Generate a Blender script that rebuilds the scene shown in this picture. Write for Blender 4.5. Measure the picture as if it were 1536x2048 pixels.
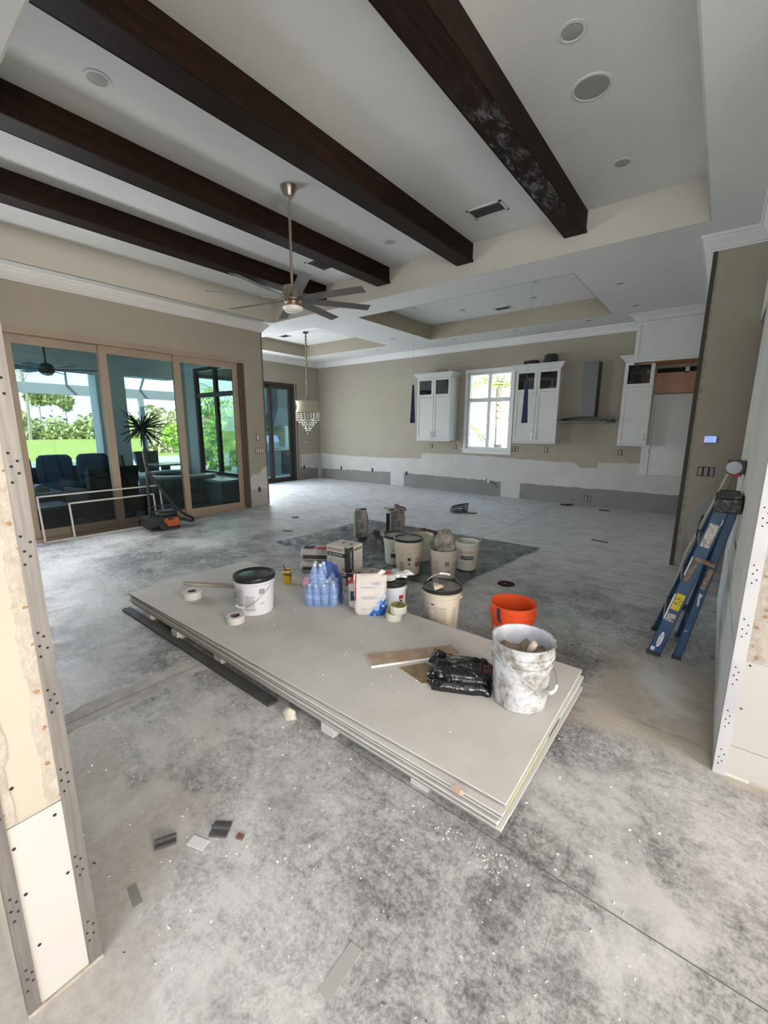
import bpy, bmesh, math, random
from math import sin, cos, pi, radians, sqrt, atan2, hypot
from mathutils import Vector, Matrix, noise

for o in list(bpy.data.objects):
    bpy.data.objects.remove(o, do_unlink=True)
SC = bpy.context.scene
COL = SC.collection
R = random.Random(7)

# ------------------------------------------------------------------ camera
YAW, PITCH, ROLL, FPX = 0.6659, -0.1963, 0.0046, 843.8
cam = bpy.data.cameras.new('camera'); co = bpy.data.objects.new('camera', cam); COL.objects.link(co)
fw = Vector((-sin(YAW)*cos(PITCH), cos(YAW)*cos(PITCH), sin(PITCH)))
rt = Vector((cos(YAW), sin(YAW), 0)); up = rt.cross(fw)
r2 = rt*cos(ROLL) + up*sin(ROLL); u2 = up*cos(ROLL) - rt*sin(ROLL)
mw = Matrix((r2, u2, -fw)).transposed().to_4x4(); mw.translation = (0, 0, 1.6)
co.matrix_world = mw
cam.sensor_fit = 'VERTICAL'; cam.sensor_height = 36.0; cam.lens = FPX/2048*36.0
cam.clip_start = 0.03; cam.clip_end = 400
SC.camera = co

# ------------------------------------------------------------------ world, sun, daylight
SC.view_settings.view_transform = 'Standard'; SC.view_settings.look = 'None'
SC.view_settings.gamma = 1.0; SC.view_settings.use_curve_mapping = False
SC.view_settings.exposure = 0.36
SKY_STRENGTH = 4.2
SUN_STRENGTH = 12.0
SIDE_WATTS, FRONT_WATTS, DINING_WATTS, PATIO_WATTS = 660.0, 95.0, 118.0, 100.0
W = bpy.data.worlds.new('world'); SC.world = W; W.use_nodes = True
nt = W.node_tree; nt.nodes.clear()
wo = nt.nodes.new('ShaderNodeOutputWorld'); bg = nt.nodes.new('ShaderNodeBackground')
tc = nt.nodes.new('ShaderNodeTexCoord'); sx = nt.nodes.new('ShaderNodeSeparateXYZ')
rp = nt.nodes.new('ShaderNodeValToRGB'); nz = nt.nodes.new('ShaderNodeTexNoise')
mp = nt.nodes.new('ShaderNodeMapping'); r3 = nt.nodes.new('ShaderNodeValToRGB'); mx = nt.nodes.new('ShaderNodeMixRGB')
nt.links.new(tc.outputs['Generated'], sx.inputs[0]); nt.links.new(sx.outputs[2], rp.inputs[0])
rp.color_ramp.elements[0].position = 0.0; rp.color_ramp.elements[0].color = (.78, .88, 1.0, 1)
rp.color_ramp.elements[1].position = 0.55; rp.color_ramp.elements[1].color = (.36, .58, .95, 1)
nt.links.new(tc.outputs['Generated'], mp.inputs[0]); mp.inputs['Scale'].default_value = (1, 1, 3.2)
nt.links.new(mp.outputs[0], nz.inputs['Vector']); nz.inputs['Scale'].default_value = 3.1; nz.inputs['Detail'].default_value = 7
nt.links.new(nz.outputs[0], r3.inputs[0])
r3.color_ramp.elements[0].position = .44; r3.color_ramp.elements[0].color = (0, 0, 0, 1)
r3.color_ramp.elements[1].position = .66; r3.color_ramp.elements[1].color = (.85, .85, .85, 1)
nt.links.new(r3.outputs[0], mx.inputs[0]); nt.links.new(rp.outputs[0], mx.inputs[1]); mx.inputs[2].default_value = (1, 1, 1, 1)
nt.links.new(mx.outputs[0], bg.inputs[0]); bg.inputs[1].default_value = SKY_STRENGTH
nt.links.new(bg.outputs[0], wo.inputs[0])

sun = bpy.data.lights.new('sun', 'SUN'); so = bpy.data.objects.new('sun', sun); COL.objects.link(so)
sun.energy = SUN_STRENGTH; sun.angle = radians(.6); sun.color = (1.0, .93, .80)
so.rotation_euler = Vector((-0.52, 0.55, -0.65)).to_track_quat('-Z', 'Y').to_euler()
# daylight entering by the big side window of the entry, to the right behind the camera
fl = bpy.data.lights.new('entry_window_daylight', 'AREA'); fo = bpy.data.objects.new('entry_window_daylight', fl); COL.objects.link(fo)
fl.shape = 'RECTANGLE'; fl.size = 4.4; fl.size_y = 2.2; fl.energy = SIDE_WATTS; fl.color = (1.0, .91, .79)
fo.location = (7.17, -0.72, 1.25)
fo.rotation_euler = Vector((-1, 0, 0)).to_track_quat('-Z', 'Z').to_euler()

# daylight entering by the glazed front doors behind the camera
fd = bpy.data.lights.new('front_door_daylight', 'AREA'); fdo = bpy.data.objects.new('front_door_daylight', fd); COL.objects.link(fdo)
fd.shape = 'RECTANGLE'; fd.size = 3.0; fd.size_y = 2.9; fd.energy = FRONT_WATTS; fd.color = (1.0, .955, .90)
fdo.location = (1.0, -3.10, 1.65)
fdo.rotation_euler = Vector((0, 1, 0)).to_track_quat('-Z', 'Z').to_euler()

# cool fill lamps added in made-up open door leaves, out of view
for nm, loc, w, h, e in (('dining_fill_light', (-10.16, 6.45, 1.62), 1.75, 2.3, DINING_WATTS), ('patio_fill_light', (-7.42, .95, 1.42), .98, 2.65, PATIO_WATTS)):
    al = bpy.data.lights.new(nm, 'AREA'); ao = bpy.data.objects.new(nm, al); COL.objects.link(ao)
    al.shape = 'RECTANGLE'; al.size = w; al.size_y = h; al.energy = e; al.color = (.90, .95, 1.0); ao.location = loc
    ao.rotation_euler = Vector((1, 0, 0)).to_track_quat('-Z', 'Z').to_euler()
SC.cycles.use_light_tree = False; SC.cycles.max_bounces = 5; SC.cycles.diffuse_bounces = 3; SC.cycles.glossy_bounces = 3; SC.cycles.transmission_bounces = 2
SC.cycles.transparent_max_bounces = 12; SC.cycles.caustics_reflective = False; SC.cycles.caustics_refractive = False
SC.cycles.use_adaptive_sampling = True; SC.cycles.adaptive_threshold = .07; SC.cycles.adaptive_min_samples = 16

# ------------------------------------------------------------------ constants of the room (metres)
XL, XD, YB, YP, XP = -7.345, -10.19, 9.60, 5.95, -0.2975
XR, YR = 0.167, 2.347
ZC, ZS, ZT, ZK = 3.424, 3.564, 3.957, 3.87
XJ, YJ0, YJ1 = -1.307, 0.085, 0.258

# ------------------------------------------------------------------ helpers
def S(h):
    h = h.lstrip('#'); v = []
    for i in (0, 2, 4):
        c = int(h[i:i+2], 16)/255
        v.append(c/12.92 if c <= .04045 else ((c+.055)/1.055)**2.4)
    return (*v, 1)

MATS = {}
def mat(name, col, rough=.6, metal=0.0, col2=None, scale=8.0, lo=.35, hi=.65, detail=4, bump=0.0, bscale=40.0, spec=.5, stretch=None, coat=0.0, alpha=1.0, trans=0.0):
    if name in MATS: return MATS[name]
    m = bpy.data.materials.new(name); m.use_nodes = True
    n = m.node_tree; b = n.nodes['Principled BSDF']
    c = S(col) if isinstance(col, str) else (*col[:3], 1)
    b.inputs['Base Color'].default_value = c; b.inputs['Roughness'].default_value = rough
    b.inputs['Metallic'].default_value = metal; b.inputs['Specular IOR Level'].default_value = spec
    b.inputs['Coat Weight'].default_value = coat; b.inputs['Alpha'].default_value = alpha
    b.inputs['Transmission Weight'].default_value = trans
    if col2 is not None or bump:
        t = n.nodes.new('ShaderNodeTexCoord'); vec = t.outputs['Object']
        if stretch:
            mpn = n.nodes.new('ShaderNodeMapping'); mpn.inputs['Scale'].default_value = stretch
            n.links.new(vec, mpn.inputs[0]); vec = mpn.outputs[0]
    if col2 is not None:
        c2 = S(col2) if isinstance(col2, str) else (*col2[:3], 1)
        z = n.nodes.new('ShaderNodeTexNoise'); z.inputs['Scale'].default_value = scale; z.inputs['Detail'].default_value = detail
        z.inputs['Roughness'].default_value = .62
        n.links.new(vec, z.inputs['Vector'])
        rr = n.nodes.new('ShaderNodeValToRGB'); rr.color_ramp.elements[0].position = lo; rr.color_ramp.elements[1].position = hi
        rr.color_ramp.elements[0].color = c; rr.color_ramp.elements[1].color = c2
        n.links.new(z.outputs[0], rr.inputs[0]); n.links.new(rr.outputs[0], b.inputs['Base Color'])
    if bump:
        z2 = n.nodes.new('ShaderNodeTexNoise'); z2.inputs['Scale'].default_value = bscale; z2.inputs['Detail'].default_value = 5
        n.links.new(vec, z2.inputs['Vector'])
        bp = n.nodes.new('ShaderNodeBump'); bp.inputs['Strength'].default_value = bump; bp.inputs['Distance'].default_value = .01
        n.links.new(z2.outputs[0], bp.inputs['Height']); n.links.new(bp.outputs[0], b.inputs['Normal'])
    MATS[name] = m
    return m

def glass_mat(name, tint, refl=.12):
    if name in MATS: return MATS[name]
    m = bpy.data.materials.new(name); m.use_nodes = True; n = m.node_tree; n.nodes.clear()
    o = n.nodes.new('ShaderNodeOutputMaterial'); t = n.nodes.new('ShaderNodeBsdfTransparent'); g = n.nodes.new('ShaderNodeBsdfGlossy')
    mi = n.nodes.new('ShaderNodeMixShader'); lw = n.nodes.new('ShaderNodeLayerWeight'); lw.inputs[0].default_value = .5
    pw = n.nodes.new('ShaderNodeMath'); pw.operation = 'POWER'; pw.inputs[1].default_value = 5.0; n.links.new(lw.outputs['Facing'], pw.inputs[0])
    ma = n.nodes.new('ShaderNodeMath'); ma.operation = 'ADD'; ma.inputs[1].default_value = refl
    t.inputs[0].default_value = (*tint, 1); g.inputs[0].default_value = (.9, .95, .95, 1); g.inputs['Roughness'].default_value = .01
    n.links.new(pw.outputs[0], ma.inputs[0]); n.links.new(ma.outputs[0], mi.inputs[0])
    n.links.new(t.outputs[0], mi.inputs[1]); n.links.new(g.outputs[0], mi.inputs[2]); n.links.new(mi.outputs[0], o.inputs[0])
    MATS[name] = m
    return m

class MB:
    """collects geometry and links it as one mesh object"""
    def __init__(s): s.v = []; s.f = []; s.mi = []; s.cur = 0
    def add(s, vs, fs, M=None):
        k = len(s.v)
        s.v += [tuple(M @ Vector(p)) if M else tuple(p) for p in vs]
        s.f += [tuple(i+k for i in f) for f in fs]; s.mi += [s.cur]*len(fs)
        return s
    def box(s, x0, x1, y0, y1, z0, z1, M=None):
        return s.add([(x0,y0,z0),(x1,y0,z0),(x1,y1,z0),(x0,y1,z0),(x0,y0,z1),(x1,y0,z1),(x1,y1,z1),(x0,y1,z1)],
                     [(0,3,2,1),(4,5,6,7),(0,1,5,4),(1,2,6,5),(2,3,7,6),(3,0,4,7)], M)
    def cbox(s, c, d, M=None):
        return s.box(c[0]-d[0]/2, c[0]+d[0]/2, c[1]-d[1]/2, c[1]+d[1]/2, c[2]-d[2]/2, c[2]+d[2]/2, M)
    def quad(s, a, b, c, d): return s.add([a, b, c, d], [(0, 1, 2, 3)])
    def bar(s, p0, p1, w, h, upv=(0, 0, 1)):
        p0 = Vector(p0); p1 = Vector(p1); d = (p1-p0).normalized(); u = Vector(upv)
        if abs(d.dot(u)) > .98: u = Vector((1, 0, 0))
        sd = d.cross(u).normalized(); u = sd.cross(d).normalized()
        vs = []
        for p in (p0, p1):
            for a, b in ((-1, -1), (1, -1), (1, 1), (-1, 1)): vs.append(p+sd*(a*w/2)+u*(b*h/2))
        return s.add(vs, [(0,1,2,3),(7,6,5,4),(0,4,5,1),(1,5,6,2),(2,6,7,3),(3,7,4,0)])
    def cyl(s, p0, p1, r0, r1=None, n=12, cap=True):
        r1 = r0 if r1 is None else r1
        p0 = Vector(p0); p1 = Vector(p1); d = (p1-p0).normalized()
        a = d.orthogonal().normalized(); b = d.cross(a)
        vs = [p0+(a*cos(2*pi*i/n)+b*sin(2*pi*i/n))*r0 for i in range(n)]+[p1+(a*cos(2*pi*i/n)+b*sin(2*pi*i/n))*r1 for i in range(n)]
        fs = [(i, (i+1) % n, n+(i+1) % n, n+i) for i in range(n)]
        if cap: fs += [tuple(range(n-1, -1, -1)), tuple(range(n, 2*n))]
        return s.add(vs, fs)
    def tube(s, pts, r, n=8, closed=False):
        pts = [Vector(p) for p in pts]; N = len(pts); vs = []; a = None
        for i, p in enumerate(pts):
            t = ((pts[(i+1) % N] if (closed or i < N-1) else p) - (pts[i-1] if (closed or i > 0) else p))
            t = t.normalized() if t.length > 1e-9 else Vector((0, 0, 1))
            a = t.orthogonal().normalized() if a is None else (a - t*a.dot(t)).normalized()
            b = t.cross(a); rr = r[i] if isinstance(r, (list, tuple)) else r
            vs += [p+(a*cos(2*pi*k/n)+b*sin(2*pi*k/n))*rr for k in range(n)]
        fs = []
        for i in range(N if closed else N-1):
            j = (i+1) % N
            fs += [(i*n+k, i*n+(k+1) % n, j*n+(k+1) % n, j*n+k) for k in range(n)]
        if not closed: fs += [tuple(range(n-1, -1, -1)), tuple((N-1)*n+k for k in range(n))]
        return s.add(vs, fs)
    def lathe(s, prof, n=24, c=(0, 0, 0), M=None):
        vs = []; fs = []; m = len(prof)
        for i in range(n):
            t = 2*pi*i/n
            vs += [(c[0]+r*cos(t), c[1]+r*sin(t), c[2]+z) for r, z in prof]
        for i in range(n):
            j = (i+1) % n
            for k in range(m-1):
                if prof[k][0] < 1e-6: fs.append((i*m+k, j*m+k+1, i*m+k+1))
                elif prof[k+1][0] < 1e-6: fs.append((i*m+k, j*m+k, i*m+k+1))
                else: fs.append((i*m+k, j*m+k, j*m+k+1, i*m+k+1))
        return s.add(vs, fs, M)
    def prism(s, poly, axis, a, b):
        """extrude a 2-D polygon between a and b along axis"""
        def P(q, t):
            return {'z': (q[0], q[1], t), 'y': (q[0], t, q[1]), 'x': (t, q[0], q[1])}[axis]
        n = len(poly); vs = [P(q, a) for q in poly]+[P(q, b) for q in poly]
        return s.add(vs, [tuple(range(n)), tuple(range(2*n-1, n-1, -1))]+[(i, n+i, n+(i+1) % n, (i+1) % n) for i in range(n)])
    def grid(s, nu, nv, fn):
        vs = [fn(i/nu, j/nv) for j in range(nv+1) for i in range(nu+1)]
        return s.add(vs, [(j*(nu+1)+i, j*(nu+1)+i+1, (j+1)*(nu+1)+i+1, (j+1)*(nu+1)+i) for j in range(nv) for i in range(nu)])
    def mesh(s, name, mats, smooth=False, fix=True):
        me = bpy.data.meshes.new(name); me.from_pydata(s.v, [], s.f)
        for m in (mats if isinstance(mats, (list, tuple)) else [mats]): me.materials.append(m)
        if max(s.mi or [0]) > 0: me.polygons.foreach_set('material_index', s.mi)
        if fix:
            bm = bmesh.new(); bm.from_mesh(me); bmesh.ops.recalc_face_normals(bm, faces=bm.faces); bm.to_mesh(me); bm.free()
        if smooth:
            me.polygons.foreach_set('use_smooth', [True]*len(me.polygons))
            if smooth != 'all': me.set_sharp_from_angle(angle=radians(40))
        me.update(); return me
    def build(s, name, mats, parent=None, smooth=False, bevel=0.0, loc=None, fix=True):
        o = bpy.data.objects.new(name, s.mesh(name, mats, smooth, fix)); COL.objects.link(o)
        if parent: o.parent = parent
        if loc: o.location = loc
        if bevel:
            md = o.modifiers.new('bevel', 'BEVEL'); md.width = bevel; md.segments = 2; md.limit_method = 'ANGLE'; md.angle_limit = radians(50)
        return o

def thing(name, label, cat, loc=(0, 0, 0), rotz=0.0, group=None, rot=None):
    o = bpy.data.objects.new(name, None); COL.objects.link(o); o.empty_display_size = .05
    o.location = loc; o.rotation_euler = rot if rot else (0, 0, rotz)
    return tag(o, label, cat, group)
def tag(o, label, cat, group=None, kind=None):
    o['label'] = label; o['category'] = cat
    if group: o['group'] = group
    if kind: o['kind'] = kind
    return o
def struct(o, label=None):
    o['kind'] = 'structure'
    if label: o['label'] = label
    return o
def put(me, name, parent=None, loc=None, rot=None, scale=None):
    o = bpy.data.objects.new(name, me); COL.objects.link(o)
    if parent: o.parent = parent
    if loc: o.location = loc
    if rot: o.rotation_euler = rot
    if scale: o.scale = scale
    return o

def text_geo(body, size, bold=0.0, spacing=1.0):
    """outline of printed lettering as flat triangles (verts, faces), centred at the origin in XY"""
    cu = bpy.data.curves.new('lettering', 'FONT'); cu.body = body; cu.size = size; cu.align_x = 'CENTER'; cu.align_y = 'CENTER'
    cu.offset = bold; cu.space_character = spacing; cu.resolution_u = 2
    ob = bpy.data.objects.new('lettering', cu); COL.objects.link(ob)
    me = bpy.data.meshes.new_from_object(ob.evaluated_get(bpy.context.evaluated_depsgraph_get()))
    vs = [tuple(v.co) for v in me.vertices]; fs = [tuple(p.vertices) for p in me.polygons]
    bpy.data.objects.remove(ob, do_unlink=True); bpy.data.curves.remove(cu); bpy.data.meshes.remove(me)
    return vs, fs
def flat_text(body, size, M, m, parent, name='lettering', bold=0.0, spacing=1.0):
    vs, fs = text_geo(body, size, bold, spacing)
    b = MB(); b.add(vs, fs, M); return b.build(name, m, parent, fix=False)
def wrap(vs, r, a0, z0):
    """wrap flat XY print round a z-axis cylinder of radius function r(z), centred on angle a0, height z0"""
    out = []
    for x, y, _ in vs:
        z = z0+y; rr = r(z)+.0012; t = a0+x/rr
        out.append((rr*cos(t), rr*sin(t), z))
    return out

def rag(a, b, n, amp, seed=0):
    """ragged 1-D profile between a and b"""
    q = random.Random(seed)
    return [(a+(b-a)*i/n, q.uniform(-amp, amp)) for i in range(n+1)]
# ------------------------------------------------------------------ surface materials
class G:
    def __init__(s, name, rough=.7, spec=.4):
        s.m = bpy.data.materials.new(name); s.m.use_nodes = True; s.n = s.m.node_tree
        s.b = s.n.nodes['Principled BSDF']; s.b.inputs['Roughness'].default_value = rough; s.b.inputs['Specular IOR Level'].default_value = spec
        s.t = s.n.nodes.new('ShaderNodeTexCoord'); s.p = s.t.outputs['Object']
    def L(s, a, i):
        if isinstance(a, (int, float)): i.default_value = a
        elif isinstance(a, tuple): i.default_value = a if len(a) == 4 else (*a, 1)
        else: s.n.links.new(a, i)
    def map(s, sc=(1, 1, 1), rot=(0, 0, 0), loc=(0, 0, 0), v=None):
        q = s.n.nodes.new('ShaderNodeMapping'); s.L(v or s.p, q.inputs[0])
        q.inputs['Location'].default_value = loc; q.inputs['Rotation'].default_value = rot; q.inputs['Scale'].default_value = sc
        return q.outputs[0]
    def noise(s, sc, det=5, rough=.6, v=None, dist=0.0):
        q = s.n.nodes.new('ShaderNodeTexNoise'); s.L(v or s.p, q.inputs['Vector'])
        q.inputs['Scale'].default_value = sc; q.inputs['Detail'].default_value = det; q.inputs['Roughness'].default_value = rough
        q.inputs['Distortion'].default_value = dist
        return q.outputs[0]
    def ramp(s, f, st):
        q = s.n.nodes.new('ShaderNodeValToRGB'); s.L(f, q.inputs[0]); e = q.color_ramp.elements
        while len(e) < len(st): e.new(.5)
        for k, (p, c) in enumerate(st):
            e[k].position = p; c = (c, c, c) if isinstance(c, (int, float)) else c; e[k].color = (*c[:3], 1)
        return q.outputs[0]
    def mix(s, f, a, b, mode='MIX'):
        q = s.n.nodes.new('ShaderNodeMixRGB'); q.blend_type = mode; s.L(f, q.inputs[0]); s.L(a, q.inputs[1]); s.L(b, q.inputs[2]); return q.outputs[0]
    def math(s, op, a, b=0.0, clamp=False):
        q = s.n.nodes.new('ShaderNodeMath'); q.operation = op; q.use_clamp = clamp; s.L(a, q.inputs[0]); s.L(b, q.inputs[1]); return q.outputs[0]
    def xyz(s):
        q = s.n.nodes.new('ShaderNodeSeparateXYZ'); s.L(s.p, q.inputs[0]); return q.outputs
    def step(s, v, a, b):
        q = s.n.nodes.new('ShaderNodeMapRange'); q.interpolation_type = 'SMOOTHSTEP'; s.L(v, q.inputs[0])
        q.inputs[1].default_value = a; q.inputs[2].default_value = b; return q.outputs[0]
    def color(s, c): s.L(c, s.b.inputs['Base Color']); return s
    def rough(s, c): s.L(c, s.b.inputs['Roughness']); return s
    def bump(s, h, st=.3, d=.01):
        q = s.n.nodes.new('ShaderNodeBump'); q.inputs['Strength'].default_value = st; q.inputs['Distance'].default_value = d
        s.L(h, q.inputs['Height']); s.n.links.new(q.outputs[0], s.b.inputs['Normal']); return s

def floor_material():
    g = G('dusty_concrete', .6, .35)
    x, y, z = g.xyz()
    big = g.noise(.75, 4, .6); mid = g.noise(3.4, 8, .76, dist=.9); fine = g.noise(30, 5, .76)
    st = g.noise(3.0, 6, .72, g.map((1.0, 6.5, 1), (0, 0, radians(38))), dist=.8)
    st2 = g.noise(5.0, 5, .75, g.map((7.0, 1.0, 1), (0, 0, radians(52))), dist=.5)
    t = g.math('ADD', g.math('MULTIPLY', big, .55), g.math('MULTIPLY', mid, .45))
    t = g.math('ADD', g.math('MULTIPLY', t, .68), g.math('ADD', g.math('MULTIPLY', st, .08), g.math('MULTIPLY', fine, .24)))
    t = g.math('ADD', g.math('MULTIPLY', t, .86), g.math('MULTIPLY', g.noise(75, 3, .7, dist=.6), .14))
    c = g.ramp(t, [(.415, (.085, .084, .086)), (.465, (.23, .227, .228)), (.505, (.385, .379, .377)), (.565, (.565, .556, .55))])
    dirt = g.ramp(g.noise(1.7, 5, .7), [(.54, 0.0), (.66, .55)])
    c = g.mix(dirt, c, g.mix(fine, (.10, .09, .085), (.30, .275, .255)))
    # dragged dark scuffs
    sc = g.math('MULTIPLY', g.ramp(st2, [(.58, 0.0), (.68, .6)]), g.ramp(big, [(.42, 1.0), (.56, 0.0)]))
    c = g.mix(sc, c, (.085, .085, .09))
    # thick smears of dried compound by the two near jambs and along the right wall
    n1 = g.noise(2.4, 5, .65)
    wob = g.math('MULTIPLY', g.math('SUBTRACT', n1, .5), 1.3)
    m1 = g.math('SUBTRACT', 1.0, g.step(g.math('ADD', g.math('ADD', x, g.math('MULTIPLY', y, .8)), wob), -1.02, -.86))
    m1 = g.math('MULTIPLY', m1, g.math('SUBTRACT', 1.0, g.step(g.math('ADD', y, wob), .58, .72)))
    c = g.mix(m1, c, g.mix(g.ramp(fine, [(.35, 0.0), (.6, 1.0)]), (.38, .355, .33), (.47, .445, .42)))
    m2 = g.math('MULTIPLY', g.step(g.math('ADD', x, g.math('MULTIPLY', wob, .9)), -.62, -.30),
                g.math('MULTIPLY', g.step(g.math('ADD', y, g.math('MULTIPLY', wob, .25)), 2.22, 2.42), g.math('SUBTRACT', 1.0, g.step(y, 3.1, 3.7))))
    c = g.mix(g.math('MULTIPLY', m2, .9), c, g.mix(g.ramp(st, [(.5, 0.0), (.66, .6)]), (.46, .41, .335), (.22, .20, .175)))
    # window reflection on the far slab, painted in as a paler colour
    far = g.step(g.math('ADD', y, g.math('MULTIPLY', wob, 1.6)), 3.4, 6.0)
    pale = g.ramp(g.math('ADD', g.math('MULTIPLY', st, .5), g.math('MULTIPLY', mid, .5)), [(.36, (.36, .365, .375)), (.48, (.54, .545, .555)), (.58, (.70, .705, .715))])
    c = g.mix(far, c, pale)
    white = g.ramp(g.noise(1.15, 4, .66, g.map((1, 1, 1), (0, 0, 0), (5, 3, 0)), dist=.4), [(.55, 0.0), (.66, .75)])
    c = g.mix(white, c, (.60, .595, .59))
    green = g.math('MULTIPLY', g.math('SUBTRACT', 1.0, g.step(g.math('ADD', g.math('POWER', g.math('ADD', x, .93), 2.0), g.math('POWER', g.math('SUBTRACT', y, 3.62), 2.0)), .004, .05)), .45)
    c = g.mix(g.math('MULTIPLY', green, mid), c, (.10, .38, .22))
    g.color(c)
    g.rough(g.ramp(mid, [(.35, .42), (.65, .68)]))
    g.bump(g.math('ADD', g.math('MULTIPLY', mid, .5), g.math('MULTIPLY', fine, .5)), .22, .006)
    return g.m
M_FLOOR = floor_material()

M_PAINT = mat('beige_wall_paint', (.405, .365, .30), .85, col2=(.385, .348, .285), scale=2.0, bump=.08, bscale=160, spec=.2)
M_CEIL = mat('white_ceiling_paint', (.78, .77, .745), .9, col2=(.74, .735, .715), scale=1.2, bump=.12, bscale=120, spec=.15)
M_TRAY = mat('tan_tray_paint', (.42, .375, .29), .85, bump=.06, bscale=140, spec=.2)
M_TRIM = mat('white_trim_paint', (.78, .77, .745), .55, col2=(.74, .73, .71), scale=3)
M_MUD = mat('white_joint_compound', (.60, .585, .565), .92, col2=(.54, .53, .51), scale=2.5, bump=.15, bscale=18, spec=.15)
M_GREY = mat('bare_grey_drywall', (.27, .265, .255), .95, col2=(.245, .24, .23), scale=3, spec=.1)
M_BOARD = mat('new_white_drywall', (.46, .44, .415), .9, col2=(.43, .41, .385), scale=2.0, spec=.15)
M_TORN = mat('torn_plaster', (.40, .365, .315), .95, col2=(.33, .29, .24), scale=26, bump=.6, bscale=60, spec=.1)
M_BROWN = mat('torn_brown_paper', (.30, .18, .09), .95, col2=(.22, .13, .07), scale=30)
M_BEAD = mat('galvanised_bead', (.20, .185, .17), .5, .35, col2=(.145, .132, .125), scale=5, stretch=(20, 20, 1))
M_BEADW = mat('primed_white_bead', (.46, .45, .46), .6, col2=(.40, .395, .41), scale=4)
M_BLACK = mat('black_hole', (.012, .012, .012), .9)
M_DARKIN = mat('painted_hall_gloom', (.12, .11, .10), .9)  # gloom of the side hall, put into its wall colour
M_EDGE = mat('dark_cut_edge', (.055, .052, .045), .8)
M_STUCCO = mat('exterior_stucco', (.70, .72, .69), .95, bump=.4, bscale=70, spec=.1)

# ------------------------------------------------------------------ floor
fl_o = struct(MB().box(-10.45, 7.4, -3.2, 9.85, -.15, 0).build('floor', M_FLOOR))
M_JOINT = mat('grey_saw_cut', (.13, .13, .128), .95)
def joint(x0, x1, y0, y1): MB().box(x0, x1, y0, y1, -.002, .0012).build('control_joint', M_JOINT, fl_o)
joint(-2.6235, -2.6195, .3, 9.55); joint(-7.3, .16, 4.60, 4.6045); joint(-1.4, 1.6, 1.365, 1.3685)

qj = random.Random(90); pl_ = []
for i in range(27): pl_.append((-2.735+qj.uniform(-.02, .02), .26+i*.042))
for i in range(27): pl_.append((-2.535+qj.uniform(-.02, .02), .26+(26-i)*.042))
MB().prism(pl_, 'z', -.001, .0007).build('patched_joint', mat('pale_joint_patch', (.50, .485, .465), .9, col2=(.36, .352, .342), scale=11), fl_o)
# ------------------------------------------------------------------ walls
def wall(name, boxes, m=M_PAINT):
    b = MB()
    for q in boxes: b.box(*q)
    return struct(b.build(name, m))
W_L = wall('wall_left', [(XL-.25, XL, YJ1, .42, 0, ZS+.02), (XL-.25, XL, 4.975, 5.42, 0, ZS+.02), (XL-.25, XL, .42, 4.975, 2.872, ZS+.02)])
W_D = wall('wall_dining', [(XD-.22, XD, 5.28, 5.55, 0, ZS+.02), (XD-.22, XD, 8.60, YB, 0, ZS+.02), (XD-.22, XD, 5.55, 8.60, 2.872, ZS+.02)])
JW = (-9.80, -8.15, .52, 2.92)      # window in the jog wall
W_J = wall('wall_jog', [(XD, JW[0], 5.28, 5.42, 0, ZS+.02), (JW[1], XL-.25, 5.28, 5.42, 0, ZS+.02), (JW[0], JW[1], 5.28, 5.42, 0, JW[2]), (JW[0], JW[1], 5.28, 5.42, JW[3], ZS+.02)], M_STUCCO)
KW = (-4.965, -3.875, 1.115, 2.90)
W_B = wall('wall_back', [(XD-.22, KW[0], YB, YB+.2, 0, ZS+.02), (KW[1], .2, YB, YB+.2, 0, ZS+.02), (KW[0], KW[1], YB, YB+.2, 0, KW[2]), (KW[0], KW[1], YB, YB+.2, KW[3], ZS+.02)])
W_K = wall('wall_kitchen_side', [(XP, XP+.13, YP+.14, YB, 0, ZS+.02)])
W_P = wall('wall_pillar', [(XP, 2.4, YP, YP+.14, 0, ZS+.02)])
W_R = wall('wall_right', [(XR, XR+.13, YR, 5.0, 0, ZS+.02), (XR, XR+.13, 5.0, YP, 2.665, ZS+.02)], mat('grey_primed_wall', (.54, .53, .48), .9, col2=(.60, .585, .55), scale=1.6, lo=.42, hi=.6))
W_F = wall('wall_entry_right', [(XR+.13, 7.4, YR, YR+.15, 0, ZS+.02)])
W_N = wall('wall_near', [(XL-.25, XJ, YJ0, YJ1, 0, ZS+.02)])
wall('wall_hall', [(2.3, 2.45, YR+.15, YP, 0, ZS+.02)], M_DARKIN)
wall('wall_entry_back', [(-3.2, -.5, -3.3, -3.15, 0, ZS+.02), (2.5, 7.4, -3.3, -3.15, 0, ZS+.02), (-.5, 2.5, -3.3, -3.15, 3.1, ZS+.02), (-.5, 2.5, -3.3, -3.15, 0, .2)])
wall('wall_entry_left', [(-3.3, -3.15, -3.3, YJ0, 0, ZS+.02)])
wall('wall_entry_window', [(7.2, 7.35, -3.2, -2.92, 0, ZS+.02), (7.2, 7.35, 1.48, YR, 0, ZS+.02), (7.2, 7.35, -2.92, 1.48, 0, .15), (7.2, 7.35, -2.92, 1.48, 2.36, ZS+.02)])

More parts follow.
